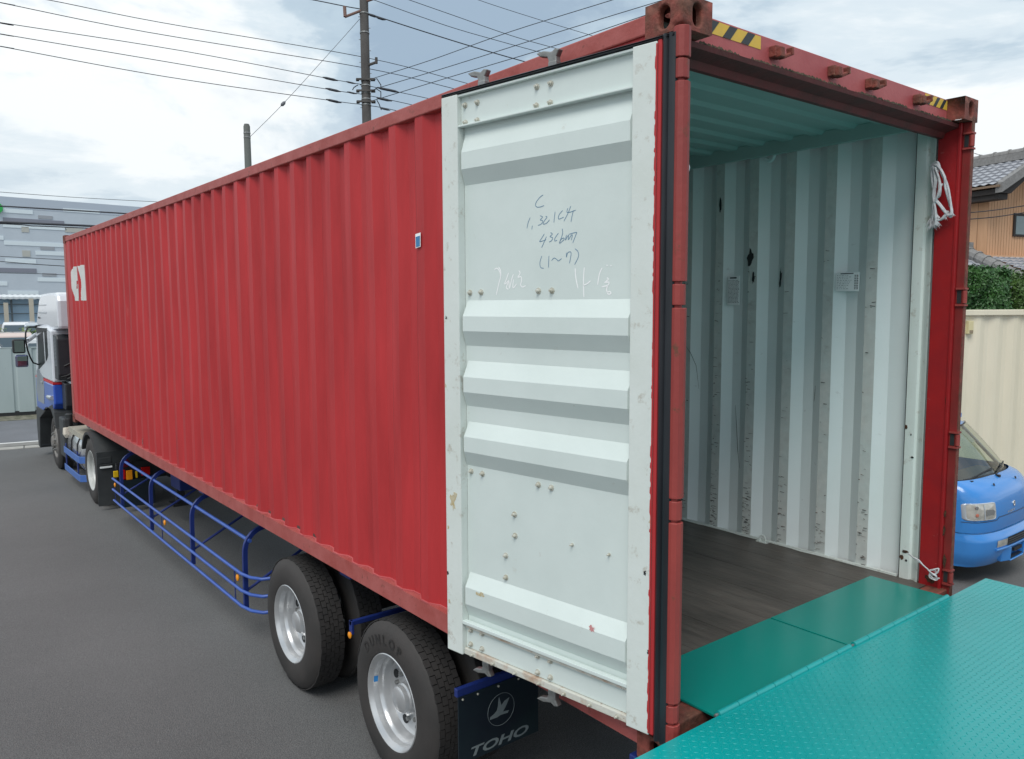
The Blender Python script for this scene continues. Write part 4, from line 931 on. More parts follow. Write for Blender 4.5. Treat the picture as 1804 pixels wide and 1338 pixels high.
for x in (px0+.05,px1-.15):
    for y in (-.75,-4.8): MB().box((x,y,G),(x+.10,y+.10,pz-.2)).build('leg',M['teal'],P0)
for a,b in ((.195,1.2065),(1.2175,2.228)):
    mb=MB(); mb.box((a,-.046,.193),(b,.384,.2045)); lipo=mb.build('hinged_flap',M['teal'],P0,bevel=.0025)
    k=8; stp=(b-a-.02)/k
    for i in range(k):
        MB().tube([(a+.01+i*stp+.002,-.056,.207),(a+.01+(i+1)*stp-.002,-.056,.207)],.0135,12).build('hinge_barrel',M['teal_plate'],lipo,smooth=40)
    MB().cyl((a-.004,-.054,.205),(b+.004,-.054,.205),.006,10).build('hinge_pin',M['steel'],lipo)
MB().box((.32,-.012,.155),(2.1,.015,.190)).build('flap_support',M['scuff'],P0)
blobp=[]
# ================================================================== BLUE VAN
V0=Vector((6.88,1.16,G)); VAN=thing('van',V0,'blue microvan parked nose-out with clear headlights and front windscreen','van')
hw=.765
def vyf(h):
    tb=[(.20,0.145),(.26,0.100),(.34,0.070),(.45,0.060),(.50,0.060),(.535,0.090),(.56,0.095),(.62,0.087),(.70,0.085),(.80,0.093),(.90,0.113),(.97,0.145),(1.03,0.215),(1.06,0.300)]
    for (a,b),(c,d) in zip(tb,tb[1:]):
        if h<=c: return b+(d-b)*(h-a)/(c-a)
    return tb[-1][1]
def vhw(h): return hw-.02-(.05*max(0,(h-.9)))-(.03 if h<.28 else 0)
def vfront(t,h,off=0.):          # t in -1..1 across the nose
    w_=vhw(h); a=abs(t); x=w_*t
    y=vyf(h)+.03*a*a+.12*a**4+(.07*(max(0,a-.88)/.12)**2)
    return Vector((x,y-off,h))
def vrow(h,off=0.,back=3.25,n=28):
    r=[Vector((-vhw(h),back,h)),Vector((-vhw(h),1.6,h)),Vector((-vhw(h),.75,h))]
    r+=[vfront(-1+2*i/n,h,off) for i in range(n+1)]
    r+=[Vector((vhw(h),.75,h)),Vector((vhw(h),1.6,h)),Vector((vhw(h),back,h))]; return r
def vb(mb,name,m,parent=VAN,**k): return mb.build(name,m,parent,local=True,**k)
hs=[.56,.60,.66,.72,.78,.84,.90,.95,.99,1.03,1.06]
mb=MB(); mb.grid([vrow(h) for h in hs]); vb(mb,'body',M['vanblue'],smooth=60)
hs=[.20,.24,.30,.36,.42,.46,.50,.53,.55]
mb=MB(); mb.grid([vrow(h,.018 if h<.52 else .004) for h in hs]); mb.grid([vrow(.20,.018),[Vector((p_.x*.5,p_.y+.25,.22)) for p_ in vrow(.20)]],flip=True); mb.grid([vrow(.553,.003),vrow(.556,-.012)]); vb(mb,'bumper',M['vanblue'],smooth=60)
# windscreen and roof
def wpt(t,k):     # k 0 base .. 1 top
    w_=(.70-.055*k); a=abs(t)
    y=.30+.44*k+.12*a**2.4+.02*a; h=1.055+.455*k+.02*math.sin(k*math.pi)
    return Vector((w_*t,y,h-.02*a**3*(1-k)))
def wrect(t0,t1,k0,k1,off,n=20): return [[wpt(t0+(t1-t0)*i/n,k)+Vector((0,-off,off)) for i in range(n+1)] for k in [k0+(k1-k0)*j/6 for j in range(7)]]
vb(MB().grid(wrect(-.985,.985,.01,.99,.0)),'windscreen',M['glass'],smooth=60)
mb=MB()
for t0,t1,k0,k1 in ((-1,-.955,0,1),(.955,1,0,1),(-1,1,-.01,.025),(-1,1,.975,1.0)): mb.grid(wrect(t0,t1,k0,k1,.004))
vb(mb,'windscreen_seal',M['black'],smooth=60)
mb=MB(); rows=[[wpt(-1+2*i/20,1)+Vector((0,0,0)) for i in range(21)]]
for y,h,w_ in ((.80,1.58,.64),(.95,1.645,.635),(1.3,1.70,.63),(2.2,1.74,.63),(3.2,1.70,.63)):
    rows.append([Vector((w_*(-1+2*i/20),y+.14*abs(-1+2*i/20)**2.4*(1 if y<2 else 0),h-.10*abs(-1+2*i/20)**4)) for i in range(21)])
mb.grid(rows); vb(mb,'roof',M['vanblue'],smooth=70)
mb=MB()
for s in (-1,1):
    for yb,yt,wd in ((.47,.96,.04),(1.5,1.5,.09),(2.5,2.5,.08),(3.15,3.15,.08)):
        a=Vector((s*(.69 if yb<1 else .705),yb,1.04)); b=Vector((s*(.61 if yb<1 else .625),yt,1.55)); mb.obox(a,(0,wd,0),(-s*.03,0,0),b-a)
    mb.obox((s*.625,.9,1.55),(0,2.3,0),(-s*.03,0,0),(0,0,.05))
mb.box((-.7,3.2,.3),(.7,3.25,1.10)); mb.box((-.62,3.2,1.5),(.62,3.24,1.7)); vb(mb,'pillar',M['vanblue'])
for s in (-1,1):
    for y0,y1 in ((.62,1.5),(1.6,2.5)):
        a=Vector((s*.702,y0,1.06)); mb=MB().add([a,(s*.702,y1,1.06),(s*.628,y1,1.55),(s*.628,y0+.35 if y0<1 else y0,1.55)],[(0,1,2,3)]); vb(mb,'side_window',M['glass'])
vb(MB().box((-.66,.42,.88),(.66,.75,1.02)),'dashboard',M['grey_dark'],bevel=.05)
for x in (-.36,.36):
    mb=MB().box((x-.23,1.15,.60),(x+.23,1.55,.80)).box((x-.22,1.45,.78),(x+.22,1.58,1.24)); vb(mb,'seat',M['grey_mid'],bevel=.05)
mb=MB(); ring=[Vector((-.36+.18*math.cos(t),.80+.06*math.sin(t),1.05+.15*math.sin(t))) for t in [2*math.pi*i/24 for i in range(24)]]; mb.tube(ring,.014,6,closed=True); vb(mb,'steering_wheel',M['grey_mid'],smooth=60)
tg=[wpt(t,k)+Vector((0,.02,-.02)) for t,k in ((.28,.62),(.52,.62),(.52,.90),(.28,.90))]; mb=MB().add(tg,[(0,1,2,3)]); vb(mb,'window_notice',M['sticker'])
# headlights
def vpatch(mb,t0,t1,h0,h1,off,nt_=10,nh=4,rad=.0,mi=0):
    rows=[]
    for j in range(nh+1):
        h=h0+(h1-h0)*j/nh; row=[]
        for i in range(nt_+1):
            t=t0+(t1-t0)*i/nt_; row.append(vfront(t,h,off))
        rows.append(row)
    mb.grid(rows,mi); return rows
def vlight(t0,t1,h0,h1,nm):
    mb=MB(); K_=32; c=[]; tc_=(t0+t1)/2; hc=(h0+h1)/2; a=(t1-t0)/2; b=(h1-h0)/2
    def rr(i,k):
        th=2*math.pi*i/K_; cc,ss=math.cos(th),math.sin(th); e=.24
        return tc_+a*k*math.copysign(abs(cc)**e,cc), hc+b*k*math.copysign(abs(ss)**e,ss)
    rings=[]
    for k,off in ((1.,-.004),(1.,.008),(.93,.012),(.90,.006)): rings.append([vfront(*[max(-1,min(1,rr(i,k)[0])),rr(i,k)[1]],off) for i in list(range(K_))+[0]])
    mb.grid(rings,flip=(False)); e=vb(mb,nm,M['silvercar'],smooth=50)
    mb=MB(); rings=[[vfront(max(-1,min(1,rr(i,k)[0])),rr(i,k)[1],off) for i in list(range(K_))+[0]] for k,off in ((.92,.008),(.6,.012),(.3,.013),(.02,.013))]; mb.grid(rings); mb.build('lens',M['lens'],e,local=True,smooth=60)
    return e,rr
for s in (-1,1):
    e,rr=vlight(-.995,-.56,.69,.865,'headlight') if s<0 else vlight(.56,.995,.69,.865,'headlight')
    mb=MB(); t_=s*.80
    mb.lathe([(0,.02),(.004,.018),(.005,0)],vfront(s*.90,.825,.014),(s*.6,-1,0),14); mb.build('bulb',M['chrome'],e,local=True)
    mb=MB(); mb.lathe([(0,.018),(.004,.016),(.005,0)],vfront(s*.90,.75,.014),(s*.6,-1,0),14); mb.build('indicator_bulb',mat('pale_red_bulb',(.55,.18,.12),.3),e,local=True)
    mb=MB(); vpatch(mb,s*.80,s*.785,.70,.85,.016,1,4); mb.grid([[vfront(s*(.80+.015*0),h,.016) for h in (.70,.85)],[vfront(s*.79,h,.016) for h in (.70,.85)]]); mb.build('divider',M['silvercar'],e,local=True)
    mb=MB(); q=[(s*.77,.74),(s*.62,.745),(s*.60,.775),(s*.64,.795),(s*.77,.80)]; mb.add([vfront(t,h,.0175) for t,h in q],[tuple(range(5))]); mb.build('reflector',M['chrome'],e,local=True)
    # fog light
    a,b=sorted((s*.34,s*.60)); mb=MB(); vpatch(mb,a,b,.405,.475,.024,6,2); vb(mb,'fog_lamp',M['lens'])
mb=MB(); vpatch(mb,-.33,.33,.395,.485,.0235,10,2); gr=vb(mb,'lower_grille',M['black'])
mb=MB()
for h in (.415,.44,.465): mb.tube([vfront(-.33+.66*i/10,h,.027) for i in range(11)],.004,4)
mb.build('slat',M['grey_dark'],gr,local=True)
mb=MB(); mb.tube([vfront(-.62+1.24*i/20,.38,.028) for i in range(21)],.012,6); vb(mb,'bumper_lip',M['vanblue'],smooth=60)
mb=MB(); mb.prism([(-.31,.065,.37),(-.17,.027,.37),(-.17,.035,.225),(-.30,.075,.225)],(0,.06,0)); mb.prism([(.31,.065,.37),(.17,.027,.37),(.17,.035,.225),(.30,.075,.225)],(0,.06,0)); mb.obox((-.17,.035,.215),(.34,0,0),(0,.07,0),(0,0,.02)); vb(mb,'bumper_block',M['vanblue'],bevel=.008)
mb=MB(); mb.obox((-.10,.03,.31),(.20,0,0),(0,.02,0),(0,0,.035)); mb.obox((-.15,.04,.25),(.30,0,0),(0,.04,0),(0,0,.006)); vb(mb,'plate_bracket',M['black'])
# seam under the headlights, emblem, lettering
mb=MB(); mb.tube([vfront(-1+2*i/30,.672+.0*i,.001) if abs(-1+2*i/30)>.5 else vfront(-1+2*i/30,.70,.001) for i in range(31)],.0028,4); vb(mb,'panel_gap',M['black'])
mb=MB(); mb.lathe([(0,.030),(.004,.030),(.006,.022),(.004,.019),(.004,0)],vfront(0,.79,.0),(0,-1,.15),20); mb.obox(vfront(-.012,.775,.006),(.012,0,0),(0,-.003,0),(.01,0,.03)); vb(mb,'emblem',M['chrome'])
vs,fs=text_mesh('HIJET',.05,.001); mb=MB().add([tuple(vfront(min(1,max(-1,(-.16+a*1.6)/.73)),.715+b*.6,.002)) for a,b,_ in vs],fs); vb(mb,'lettering',M['silvercar'])
# wipers and washer jets
mb=MB()
for x0,x1 in ((-.50,.02),(.0,.56)):
    a=wpt(x0/.7,.015)+Vector((0,-.03,.0)); b=wpt(x1/.7,.10)+Vector((0,-.015,.015)); mb.tube([a,(a+b)/2+Vector((0,-.012,.012)),b],.008,6); mb.tube([wpt((x0+.1)/.7,.03)+Vector((0,-.012,.008)),wpt((x1+.05)/.7,.08)+Vector((0,-.008,.008))],.006,5)
    mb.obox(a+Vector((-.02,-.04,-.03)),(.04,0,0),(0,.03,0),(0,0,.03))
for x in (-.28,.24): 
    q=vfront(x/.7,1.0,.004); mb.obox(q,(.02,0,0),(0,-.008,.0),(0,.01,.022))
vb(mb,'wiper',M['black'])
for s in (-1,1):
    for y in (.72,2.55):
        mb=MB(); mb.lathe([(.0,.0),(.0,.15),(.01,.17),(.0,.20),(.01,.25),(.04,.265),(.13,.265),(.15,.24),(.15,0)],(s*.70,y,.265),(-s,0,0),28); vb(mb,'wheel',M['tyre'],smooth=40)
mb=MB(); mb.box((-.6,.3,.2),(.6,3.1,.45)); vb(mb,'underbody',M['black'])
# ================================================================== CREAM CONTAINER (storage) behind the van
cdir=(cR0*math.cos(R_(10))+Vector((math.sin(YAW),math.cos(YAW),0))*math.sin(R_(10))).normalized(); cdep=Vector((-cdir.y,cdir.x,0))
if cdep.dot(Vector((math.sin(YAW),math.cos(YAW),0)))<0: cdep=-cdep
cp0=pd(1750,546,10.4); cz1=cp0.z; o0=Vector((cp0.x,cp0.y,0))-cdir*.88
CC=thing('storage_container',(o0.x,o0.y,G),'cream coloured corrugated storage container standing behind the blue van','container')
Lc,hc=6.06,cz1-G
def cpt(s,d,z): return o0+cdir*s+cdep*d+Vector((0,0,z))
mb=MB(); pts=[]; s_=.12
while s_<Lc-.3:
    for a,d in ((0,.034),(.055,.034),(.139,.060),(.194,.060)): pts.append((s_+a,d))
    s_+=.278
pts=[(.1,.03)]+pts+[(Lc-.1,.03)]
mb.grid([[cpt(s_,d,z) for s_,d in pts] for z in (G+.2,cz1-.07)]); mb.build('side_panel',M['cream'],CC)
mb=MB()
mb.obox(cpt(0,0,cz1-.075),cdir*Lc,cdep*.06,(0,0,.075)); mb.build('top_rail',M['cream'],CC,bevel=.008)
MB().obox(cpt(0,0,G+.02),cdir*Lc,cdep*.06,(0,0,.16)).build('bottom_rail',M['cream'],CC,bevel=.008)
for s_ in (0,Lc-.11): MB().obox(cpt(s_,-.004,G+.02),cdir*.11,cdep*.11,(0,0,hc-.02)).build('corner_post',M['cream'],CC,bevel=.008)
MB().obox(cpt(.02,.07,G+.1),cdir*(Lc-.04),cdep*2.36,(0,0,hc-.13)).build('container_body',M['cream'],CC)
a=pd(1713,566,10.3); fwd=cdir.cross(Vector((0,0,1))); q=Vector((a.x,a.y,0))-o0; s_=q.dot(cdir)
vt=MB().obox(cpt(s_,.0,a.z-.17),cdir*.07,cdep*.06,(0,0,.17)).build('air_vent',mat('cream_vent',(.70,.62,.36),.5),CC,bevel=.006)
MB().obox(cpt(s_+.012,-.004,a.z-.16),cdir*.05,cdep*.003,(0,0,.04)).build('vent_slots',mat('vent_slots',(.30,.24,.16),.7),vt)
# ================================================================== FENCE behind the road
def fp(x,dy=0.): return Vector((x,22.56-.17*x+dy,0))
fd=Vector((1,-.17,0)).normalized()
F0=thing('site_fence',(1,22.4,G),'pale grey-green sheet metal fence on the far side of the road','fence')
seam=.21-.495*8; k=0
mb=MB(); x=seam; rows=[]; base=[]
while x<9:
    for a,d in ((0,0),(.035,.03),(.085,.03),(.12,0)): base.append((x+a,d))
    x+=.452
mb.grid([[fp(x,d)+Vector((0,0,z)) for x,d in base] for z in (G+.10,.735)]); mb.grid([[fp(x,d+.003)+Vector((0,0,z)) for x,d in base] for z in (G+.10,.735)],flip=True)
mb.build('fence_panel',M['fence'],F0)
mb=MB(); mb.obox(fp(-3,.0)+Vector((0,0,.72)),fd*12,(0,.05,0),(0,0,.03)); mb.obox(fp(-3,.06)+Vector((0,0,-.3)),fd*12,(0,.05,0),(0,0,.05)); mb.build('fence_rail',M['fence'],F0)
mb=MB(); mb.obox(fp(-3,.01)+Vector((0,0,G)),fd*12,(0,.04,0),(0,0,.13)); mb.build('fence_footing',M['scuff'],F0)
a=Vector((1.42,21.55,G)); mb=MB(); mb.lathe([(0,.16),(.02,.16),(.03,.12),(.20,.07),(.21,0)],(a.x,a.y,G+.01),(0,0,1),16); tag(mb.build('traffic_cone',M['stripe_red'] if False else mat('orange_cone',(.75,.13,.04),.5)),'small orange marker at the foot of the fence beside the cab','cone')
# ================================================================== CARS beyond the fence
def car(loc,rot,paint,label,h=1.8,l=4.4,w=1.7,nose=.75):
    e=thing('parked_car',loc,label,'car','cars parked beyond the fence'); e.rotation_euler=(0,0,rot)
    def loft(prof,m,nm,w0,w1,z0,z1,par=e):
        mb=MB(); n=len(prof); k=lambda z: (w0+(w1-w0)*min(1,max(0,(z-z0)/(z1-z0))))/2
        A_=[(x,-k(z),z) for x,z in prof]; B_=[(x,k(z),z) for x,z in prof]
        mb.add(A_+B_,[tuple(range(n))[::-1],tuple(range(n,2*n))]+[(i,(i+1)%n,n+(i+1)%n,n+i) for i in range(n)]); return mb.build(nm,m,par,bevel=.04,local=True)
    b_=.95; r=l/2
    loft([(-r,.35),(-r-.02,.75),(-r+.05,b_),(r-nose-.1,b_+.03),(r-.15,b_-.18),(r,.6),(r-.02,.3)],paint,'body',w,w-.06,.3,b_)
    cab_=[(-r+.06,b_),(-r+.25,h-.12),(-r+.5,h),(r-nose-1.1,h),(r-nose-.75,h-.08),(r-nose-.05,b_)]
    loft(cab_,paint,'roof',w-.08,w-.38,b_,h)
    for s in (-1,1):
        k=lambda z: s*((w-.08+(w-.38-(w-.08))*(z-b_)/(h-b_))/2+.012)
        for x0,x1 in ((-r+.30,-.75),(-.65,.25),(.35,r-nose-.75)):
            q=[(x0,b_+.06),(x1+(.35 if x1>r-nose-1 else 0),b_+.06),(x1,h-.14),(x0+.08,h-.14)]
            MB().prism([(x,k(z),z) for x,z in q],(0,-s*.004,0)).build('side_window',M['glass_far'],e,local=True)
    MB().prism([(-r+.09,-w/2+.2,b_+.12),(-r+.09,w/2-.2,b_+.12),(-r+.225,w/2-.28,h-.17),(-r+.225,-w/2+.28,h-.17)],(-.02,0,0)).build('rear_window',M['glass_far'],e,local=True)
    MB().prism([(r-nose-.08,-w/2+.14,b_+.05),(r-nose-.08,w/2-.14,b_+.05),(r-nose-.72,w/2-.25,h-.12),(r-nose-.72,-w/2+.25,h-.12)],(.03,0,.015)).build('windscreen',M['glass_far'],e,local=True)
    for x in (-r+.75,r-.75):
        for s in (-1,1):
            mb=MB(); mb.lathe([(.0,0),(.0,.17),(-.01,.19),(.0,.3),(.18,.3),(.18,0)],(x,s*w/2*1.0,.3),(0,-s,0),20); mb.build('wheel',M['tyre'],e,local=True,smooth=40)
    return e
def cl(u,D,off=(0,0)): p_=pd(u,560,D); return (p_.x+off[0],p_.y+off[1],G)
car(cl(-62,28.0),R_(-6),M['whitecar'],'white estate car just behind the fence at the left edge',h=1.76,l=4.6,w=1.75)
car(cl(150,27.2),R_(-6),M['whitecar'],'white car behind the fence beside the truck mirrors',h=1.82,l=4.2)
car(cl(20,33.5),R_(84),M['pinkcar'],'champagne car whose rounded roof shows above the white ones',h=1.80,l=4.2)
car(cl(36,50),R_(75),M['whitecar'],'white van parked in front of the blue shed beyond the shrubs',h=1.92,l=4.4,nose=.5)
car(cl(70,50),R_(78),M['silvercar'],'silver car parked in front of the blue shed next to the white van',h=1.88,l=4.2)
# ================================================================== FOLIAGE
def leaves(mb,pts_fn,n,size,rnd,asp=.5,cupped=True):
    for _ in range(n):
        c,nrm=pts_fn(); c=Vector(c); nn=(Vector(nrm)+Vector((rnd.uniform(-.8,.8),rnd.uniform(-.8,.8),rnd.uniform(-.5,.9)))).normalized()
        t=nn.orthogonal().normalized(); t=Matrix.Rotation(rnd.uniform(0,6.28),3,nn)@t; b_=nn.cross(t); s_=size*rnd.uniform(.6,1.25)
        mb.add([c-t*s_,c+b_*s_*asp+nn*s_*.12,c+t*s_,c-b_*s_*asp+nn*s_*.12],[(0,1,2),(0,2,3)])
rnd=random.Random(11)
def hedge(name,u0,u1,vt,D,depth,label,m,n,zb=G,rough=.06,size=.05,group=None):
    a=pd(u0,vt,D); b=pd(u1,vt,D); zt_=a.z; a.z=b.z=0; ex=(b-a); ln=ex.length; ex.normalize(); ey=Vector((-ex.y,ex.x,0))
    if ey.dot(cF)<0: ey=-ey
    e=thing(name,(a.x,a.y,G),label,'hedge',group); hh=zt_-zb
    def f():
        r=rnd.random(); j=lambda: rnd.gauss(0,rough*.5)
        bump=lambda s,z: .09*math.sin(s*5+z*3)+.06*math.sin(s*11-z*8)
        if r<.55: s,z=rnd.random()*ln,rnd.random()*hh; return a+ex*s+ey*(bump(s,z)+j()+abs(rnd.gauss(0,.05)))+Vector((0,0,zb+z)),-ey
        if r<.72: s,d=rnd.random()*ln,rnd.random()*depth; return a+ex*s+ey*d+Vector((0,0,zt_+.05*math.sin(s*7+d*4)+j())),Vector((0,0,1))
        if r<.86: d,z=rnd.random()*depth,rnd.random()*hh; return a+ex*(ln+j()+bump(d,z))+ey*d+Vector((0,0,zb+z)),ex
        s,d,z=rnd.random()*ln,rnd.random()*depth,rnd.random()*hh; return a+ex*s+ey*d+Vector((0,0,zb+z)),Vector((0,0,1))
    mb=MB(); leaves(mb,f,n,size,rnd); mb.build('foliage',m,e)
    mb=MB()
    for s in [ln*(k+.5)/max(1,int(ln/.5)) for k in range(max(1,int(ln/.5)))]:
        c=a+ex*s+ey*depth*.5; mb.tube([c+Vector((0,0,G)),c+Vector((.02,.03,(zt_-G)*.5+0)),c+Vector((-.03,0,zt_-G-.2+G)) if False else c+Vector((0,0,zt_-.25))],[.035,.025,.01],6)
    mb.build('stem',M['bark'],e)
    MB().obox(a+ex*.15+ey*.25+Vector((0,0,zb)),ex*(ln-.3),ey*(depth-.4),(0,0,hh-.2)).build('inner_shade',mat('painted_leaf_shade',(.010,.022,.010),.9),e)  # near-black core: shade between the leaves put into the colour
    return e
hedge('hedge',1640,1783,476,17,1.3,'clipped dark green hedge block in front of the tiled house',M['leaf'],26000,zb=.6,size=.042)
hedge('shrub',1786,1880,494,17.8,1.6,'yellow-green shrub to the right of the clipped hedge',M['leaf2'],12000,zb=.6,size=.045,rough=.25)
def bushes(u0,u1,vt,D,label):
    a=pd(u0,vt,D); b=pd(u1,vt,D); ex=b-a; ex.z=0; ln=ex.length; ex.normalize(); e=thing('shrub',(a.x,a.y,G),label,'shrub','shrubs behind the fence'); mb=MB()
    n=max(1,int(ln/.9)); cl_=[(a+ex*(i+.5)*ln/n+Vector((rnd.uniform(-.2,.2),rnd.uniform(-.5,.5),-.45+rnd.uniform(-.15,.10))),rnd.uniform(.5,.7)) for i in range(n)]
    def f():
        c,r=rnd.choice(cl_); d=Vector((rnd.gauss(0,1),rnd.gauss(0,1),rnd.gauss(0,.8))).normalized(); return c+d*r*rnd.uniform(.55,1.1),d
    leaves(mb,f,n*420,.075,rnd); mb.build('foliage',M['leaf3'],e)
    mb=MB()
    for c,r in cl_: mb.tube([(c.x,c.y,G),(c.x+.05,c.y,c.z)],[.05,.02],6)
    mb.build('stem',M['bark'],e)
bushes(-25,22,578,36,'loose green shrub at the left edge behind the parked cars'); bushes(20,66,574,37,'loose green shrub behind the parked cars beside the truck')
# ================================================================== SHED
sa=pd(-60,524,58); sb=pd(120,524,62); sx=(sb-sa); sx.z=0; sln=sx.length; sx.normalize(); sy=Vector((-sx.y,sx.x,0)); zt_=sa.z
if sy.dot(cF)<0: sy=-sy
SH=thing('open_shed',(sa.x,sa.y,G),'open blue-clad shed with cream posts and a white corrugated roof edge','shed')
o_=Vector((sa.x,sa.y,0))
mb=MB(); n=int(sln/.19); mb.grid([[o_+sx*(i*sln/n)+sy*d+Vector((0,0,z+(.05 if i%2 else 0))) for i in range(n+1)] for d,z in ((-.5,zt_-.16),(-.5,zt_),(6,zt_+.25))]); mb.build('roof',M['shed_roof'],SH)
MB().obox(o_+sy*.5+Vector((0,0,.50)),sx*sln,sy*.1,(0,0,zt_-.6)).build('wall',M['shed'],SH)
mb=MB()
for z in (1.25,1.95): mb.obox(o_+sy*.2+Vector((0,0,z)),sx*sln,sy*.08,(0,0,.07))
mb.build('girt',M['girt'],SH)
for u in (-30,8,53,98):
    q=pd(u,560,59); MB().obox(Vector((q.x,q.y,G)),sx*.28,sy*.25,(0,0,(zt_ if u!=8 else zt_-.3)-G-.1)).build('post',M['post'],SH)
for u in (20,): 
    q=pd(u,560,60); MB().obox(Vector((q.x,q.y,G)),sx*.12,sy*.12,(0,0,zt_-G-.1)).build('post',M['girt'],SH)
# ================================================================== WAREHOUSE
wa=pd(0,346,137); wb=pd(104,354,143.2); wx=(wb-wa); wx.z=0; wx.normalize(); wy=Vector((-wx.y,wx.x,0))
if wy.dot(cF)<0: wy=-wy
wo=Vector((wa.x,wa.y,0)); zt_=wa.z; WH=thing('warehouse',(wa.x,wa.y,G),'large grey-blue warehouse with pale and dark horizontal cladding bands','building')
def wpx(u,v):
    r=ray(u,v); nrm=Vector((-wx.y,wx.x,0)); t=(wo-CP).dot(nrm)/r.dot(nrm); P=CP+r*t; return (P-wo).dot(wx),P.z
MB().obox(wo-wx*14+Vector((0,0,G)),wx*60,wy*60,(0,0,zt_-G-.6)).build('wall',M['wh'],WH)
MB().obox(wo-wx*14-wy*.04+Vector((0,0,zt_-1.9)),wx*60,wy*60,(0,0,1.9)).build('parapet',M['wh_top'],WH)
def wrect_(u0,v0,u1,v1,m,nm,d=.12):
    s0,z1=wpx(u0,v0); s1,z0=wpx(u1,v1); s1_,_=wpx(u1,v0); h=wpx(u0,v0)[1]-wpx(u0,v0+(v1-v0))[1]
    if u0<=0: s0-=6
    MB().obox(wo+wx*s0-wy*d+Vector((0,0,z1-h)),wx*(s1_-s0),wy*d,(0,0,h)).build(nm,m,WH)
cA=lambda x,y:(x/10.29,330+y/10.29); cB=lambda x,y:(x/10.29,440+y/10.29)
for (f,x0,y0,x1,y1,m,nm) in ((cA,50,548,1155,615,'wh_d','cladding_band'),(cA,50,385,590,458,'wh_l','cladding_band'),(cA,70,970,1250,1045,'wh_l','cladding_band'),(cA,0,880,60,955,'wh_l','cladding_band'),(cA,640,1155,1500,1228,'wh_l','cladding_band'),
  (cA,50,672,1200,725,'wh_l','cladding_band'),(cB,95,165,650,240,'wh_l','cladding_band'),(cB,0,330,660,408,'wh_d','cladding_band'),(cB,680,505,1500,578,'wh_l','cladding_band'),(cB,0,578,130,655,'wh_l','cladding_band'),(cB,140,748,695,815,'wh_l','cladding_band'),(cA,1140,380,1800,440,'wh_l','cladding_band'),
  (cA,690,508,950,570,'wh_w','window'),(cA,730,1075,985,1135,'wh_w','window'),(cB,765,425,1020,485,'wh_w','window'),(cA,385,715,520,815,'wh_b','shutter'),(cA,1175,735,1500,815,'wh_b','shutter'),(cA,400,1145,545,1260,'wh_b','shutter')):
    wrect_(*f(x0,y0),*f(x1,y1),M[m],nm,.08)
s0,z0=wpx(-5,367); MB().lathe([(0,.95),(.3,.95),(.3,0)],wo+wx*(s0-.2)-wy*.2+Vector((0,0,z0)),-wy,28).build('round_sign',M['green_sign'],WH)
# ================================================================== HOUSE
e1=Vector((.2436,.9699,0)); e2=Vector((.9699,-.2436,0)); w0=pd(1740,400,22.5); w0=Vector((w0.x,w0.y,0))
HS=thing('house',(w0.x,w0.y,G),'two-storey house with tan vertical board siding and grey tiled roofs','house')
E0=w0-e1*.7-e2*.5; ze=5.0; pit_=math.tan(R_(28)); tr=1.62; zr=ze+pit_*tr; Lr=7.5
zW=ze-.5*0+.0
def Hp(a,b,z): return w0+e1*a+e2*b+Vector((0,0,z))
# walls: gable profile (b,z)
gb=[(0,G),(0,ze+.06),(tr-.5,zr-.22),(4.6,zr-.22-pit_*(4.6-tr+.5)),(4.6,G)]
MB().prism([Hp(0,b,z) for b,z in gb],e1*6.2).build('wall',M['siding'],HS)
mb=MB(); b=.0
while b<4.5:
    zz_=ze+.06+(zr-.28-ze)*min(1,b/(tr-.5)) if b<tr-.5 else zr-.22-pit_*(b-tr+.5); mb.obox(Hp(-.006,b,2.9),e2*.007,e1*.006,(0,0,zz_-2.9)); b+=.118
a_=.3
while a_<6: mb.obox(Hp(a_,-.006,2.4),e1*.018,e2*.006,(0,0,ze-2.35)); a_+=.45
mb.build('siding_seam',M['seam'],HS)
def tiles(name,fn,nu,nv,wu,m=M['tile']):
    """fn(u,v)->(point,normal) ; u along eave 0..1, v up slope 0..1 ; nu waves, nv courses"""
    mb=MB(); rows=[]; K=6
    for j in range(nv):
        for e_,h in ((0,.045),(1,.0)):
            v=(j+e_)/nv; row=[]
            for i in range(nu*K+1):
                u=i/(nu*K); P,n_=fn(u,v); row.append(P+n_*(h+.032*(.5+.5*math.cos(2*math.pi*i/K))))
            rows.append(row)
    mb.grid(rows); return mb.build(name,m,HS,smooth=35)
def slope(o,eu,lu,ev,lv):
    n_=eu.cross(ev).normalized(); n_= n_ if n_.z>0 else -n_
    return lambda u,v:(o+eu*(lu*u)+ev*(lv*v),n_)
ev=(e2+Vector((0,0,pit_))).normalized(); sl_=tr/math.cos(R_(28))
Ez=E0+Vector((0,0,ze))
tiles('roof',slope(Ez+e1*.12,e1,Lr,ev,sl_),30,8,.25)
ev2=(-e2+Vector((0,0,pit_))).normalized(); lb=4.8-tr+.5
o2=E0+e2*(tr+lb)+Vector((0,0,zr-pit_*lb)); tiles('roof',slope(o2+e1*.12,e1,Lr,ev2,lb/math.cos(R_(28))),30,16,.25)
mb=MB(); rt=E0+e2*tr+Vector((0,0,zr+.10)); mb.obox(rt-e2*.13-Vector((0,0,.1)),e1*Lr,e2*.26,(0,0,.20)); mb.tube([rt+e1*0+Vector((0,0,.12)),rt+e1*Lr+Vector((0,0,.12))],.11,10)
for k in range(16): mb.tube([rt+e1*(.45*k)+Vector((0,0,.12)),rt+e1*(.45*k+.05)+Vector((0,0,.12))],.135,10)
mb.build('ridge',M['tile_cap'],HS)
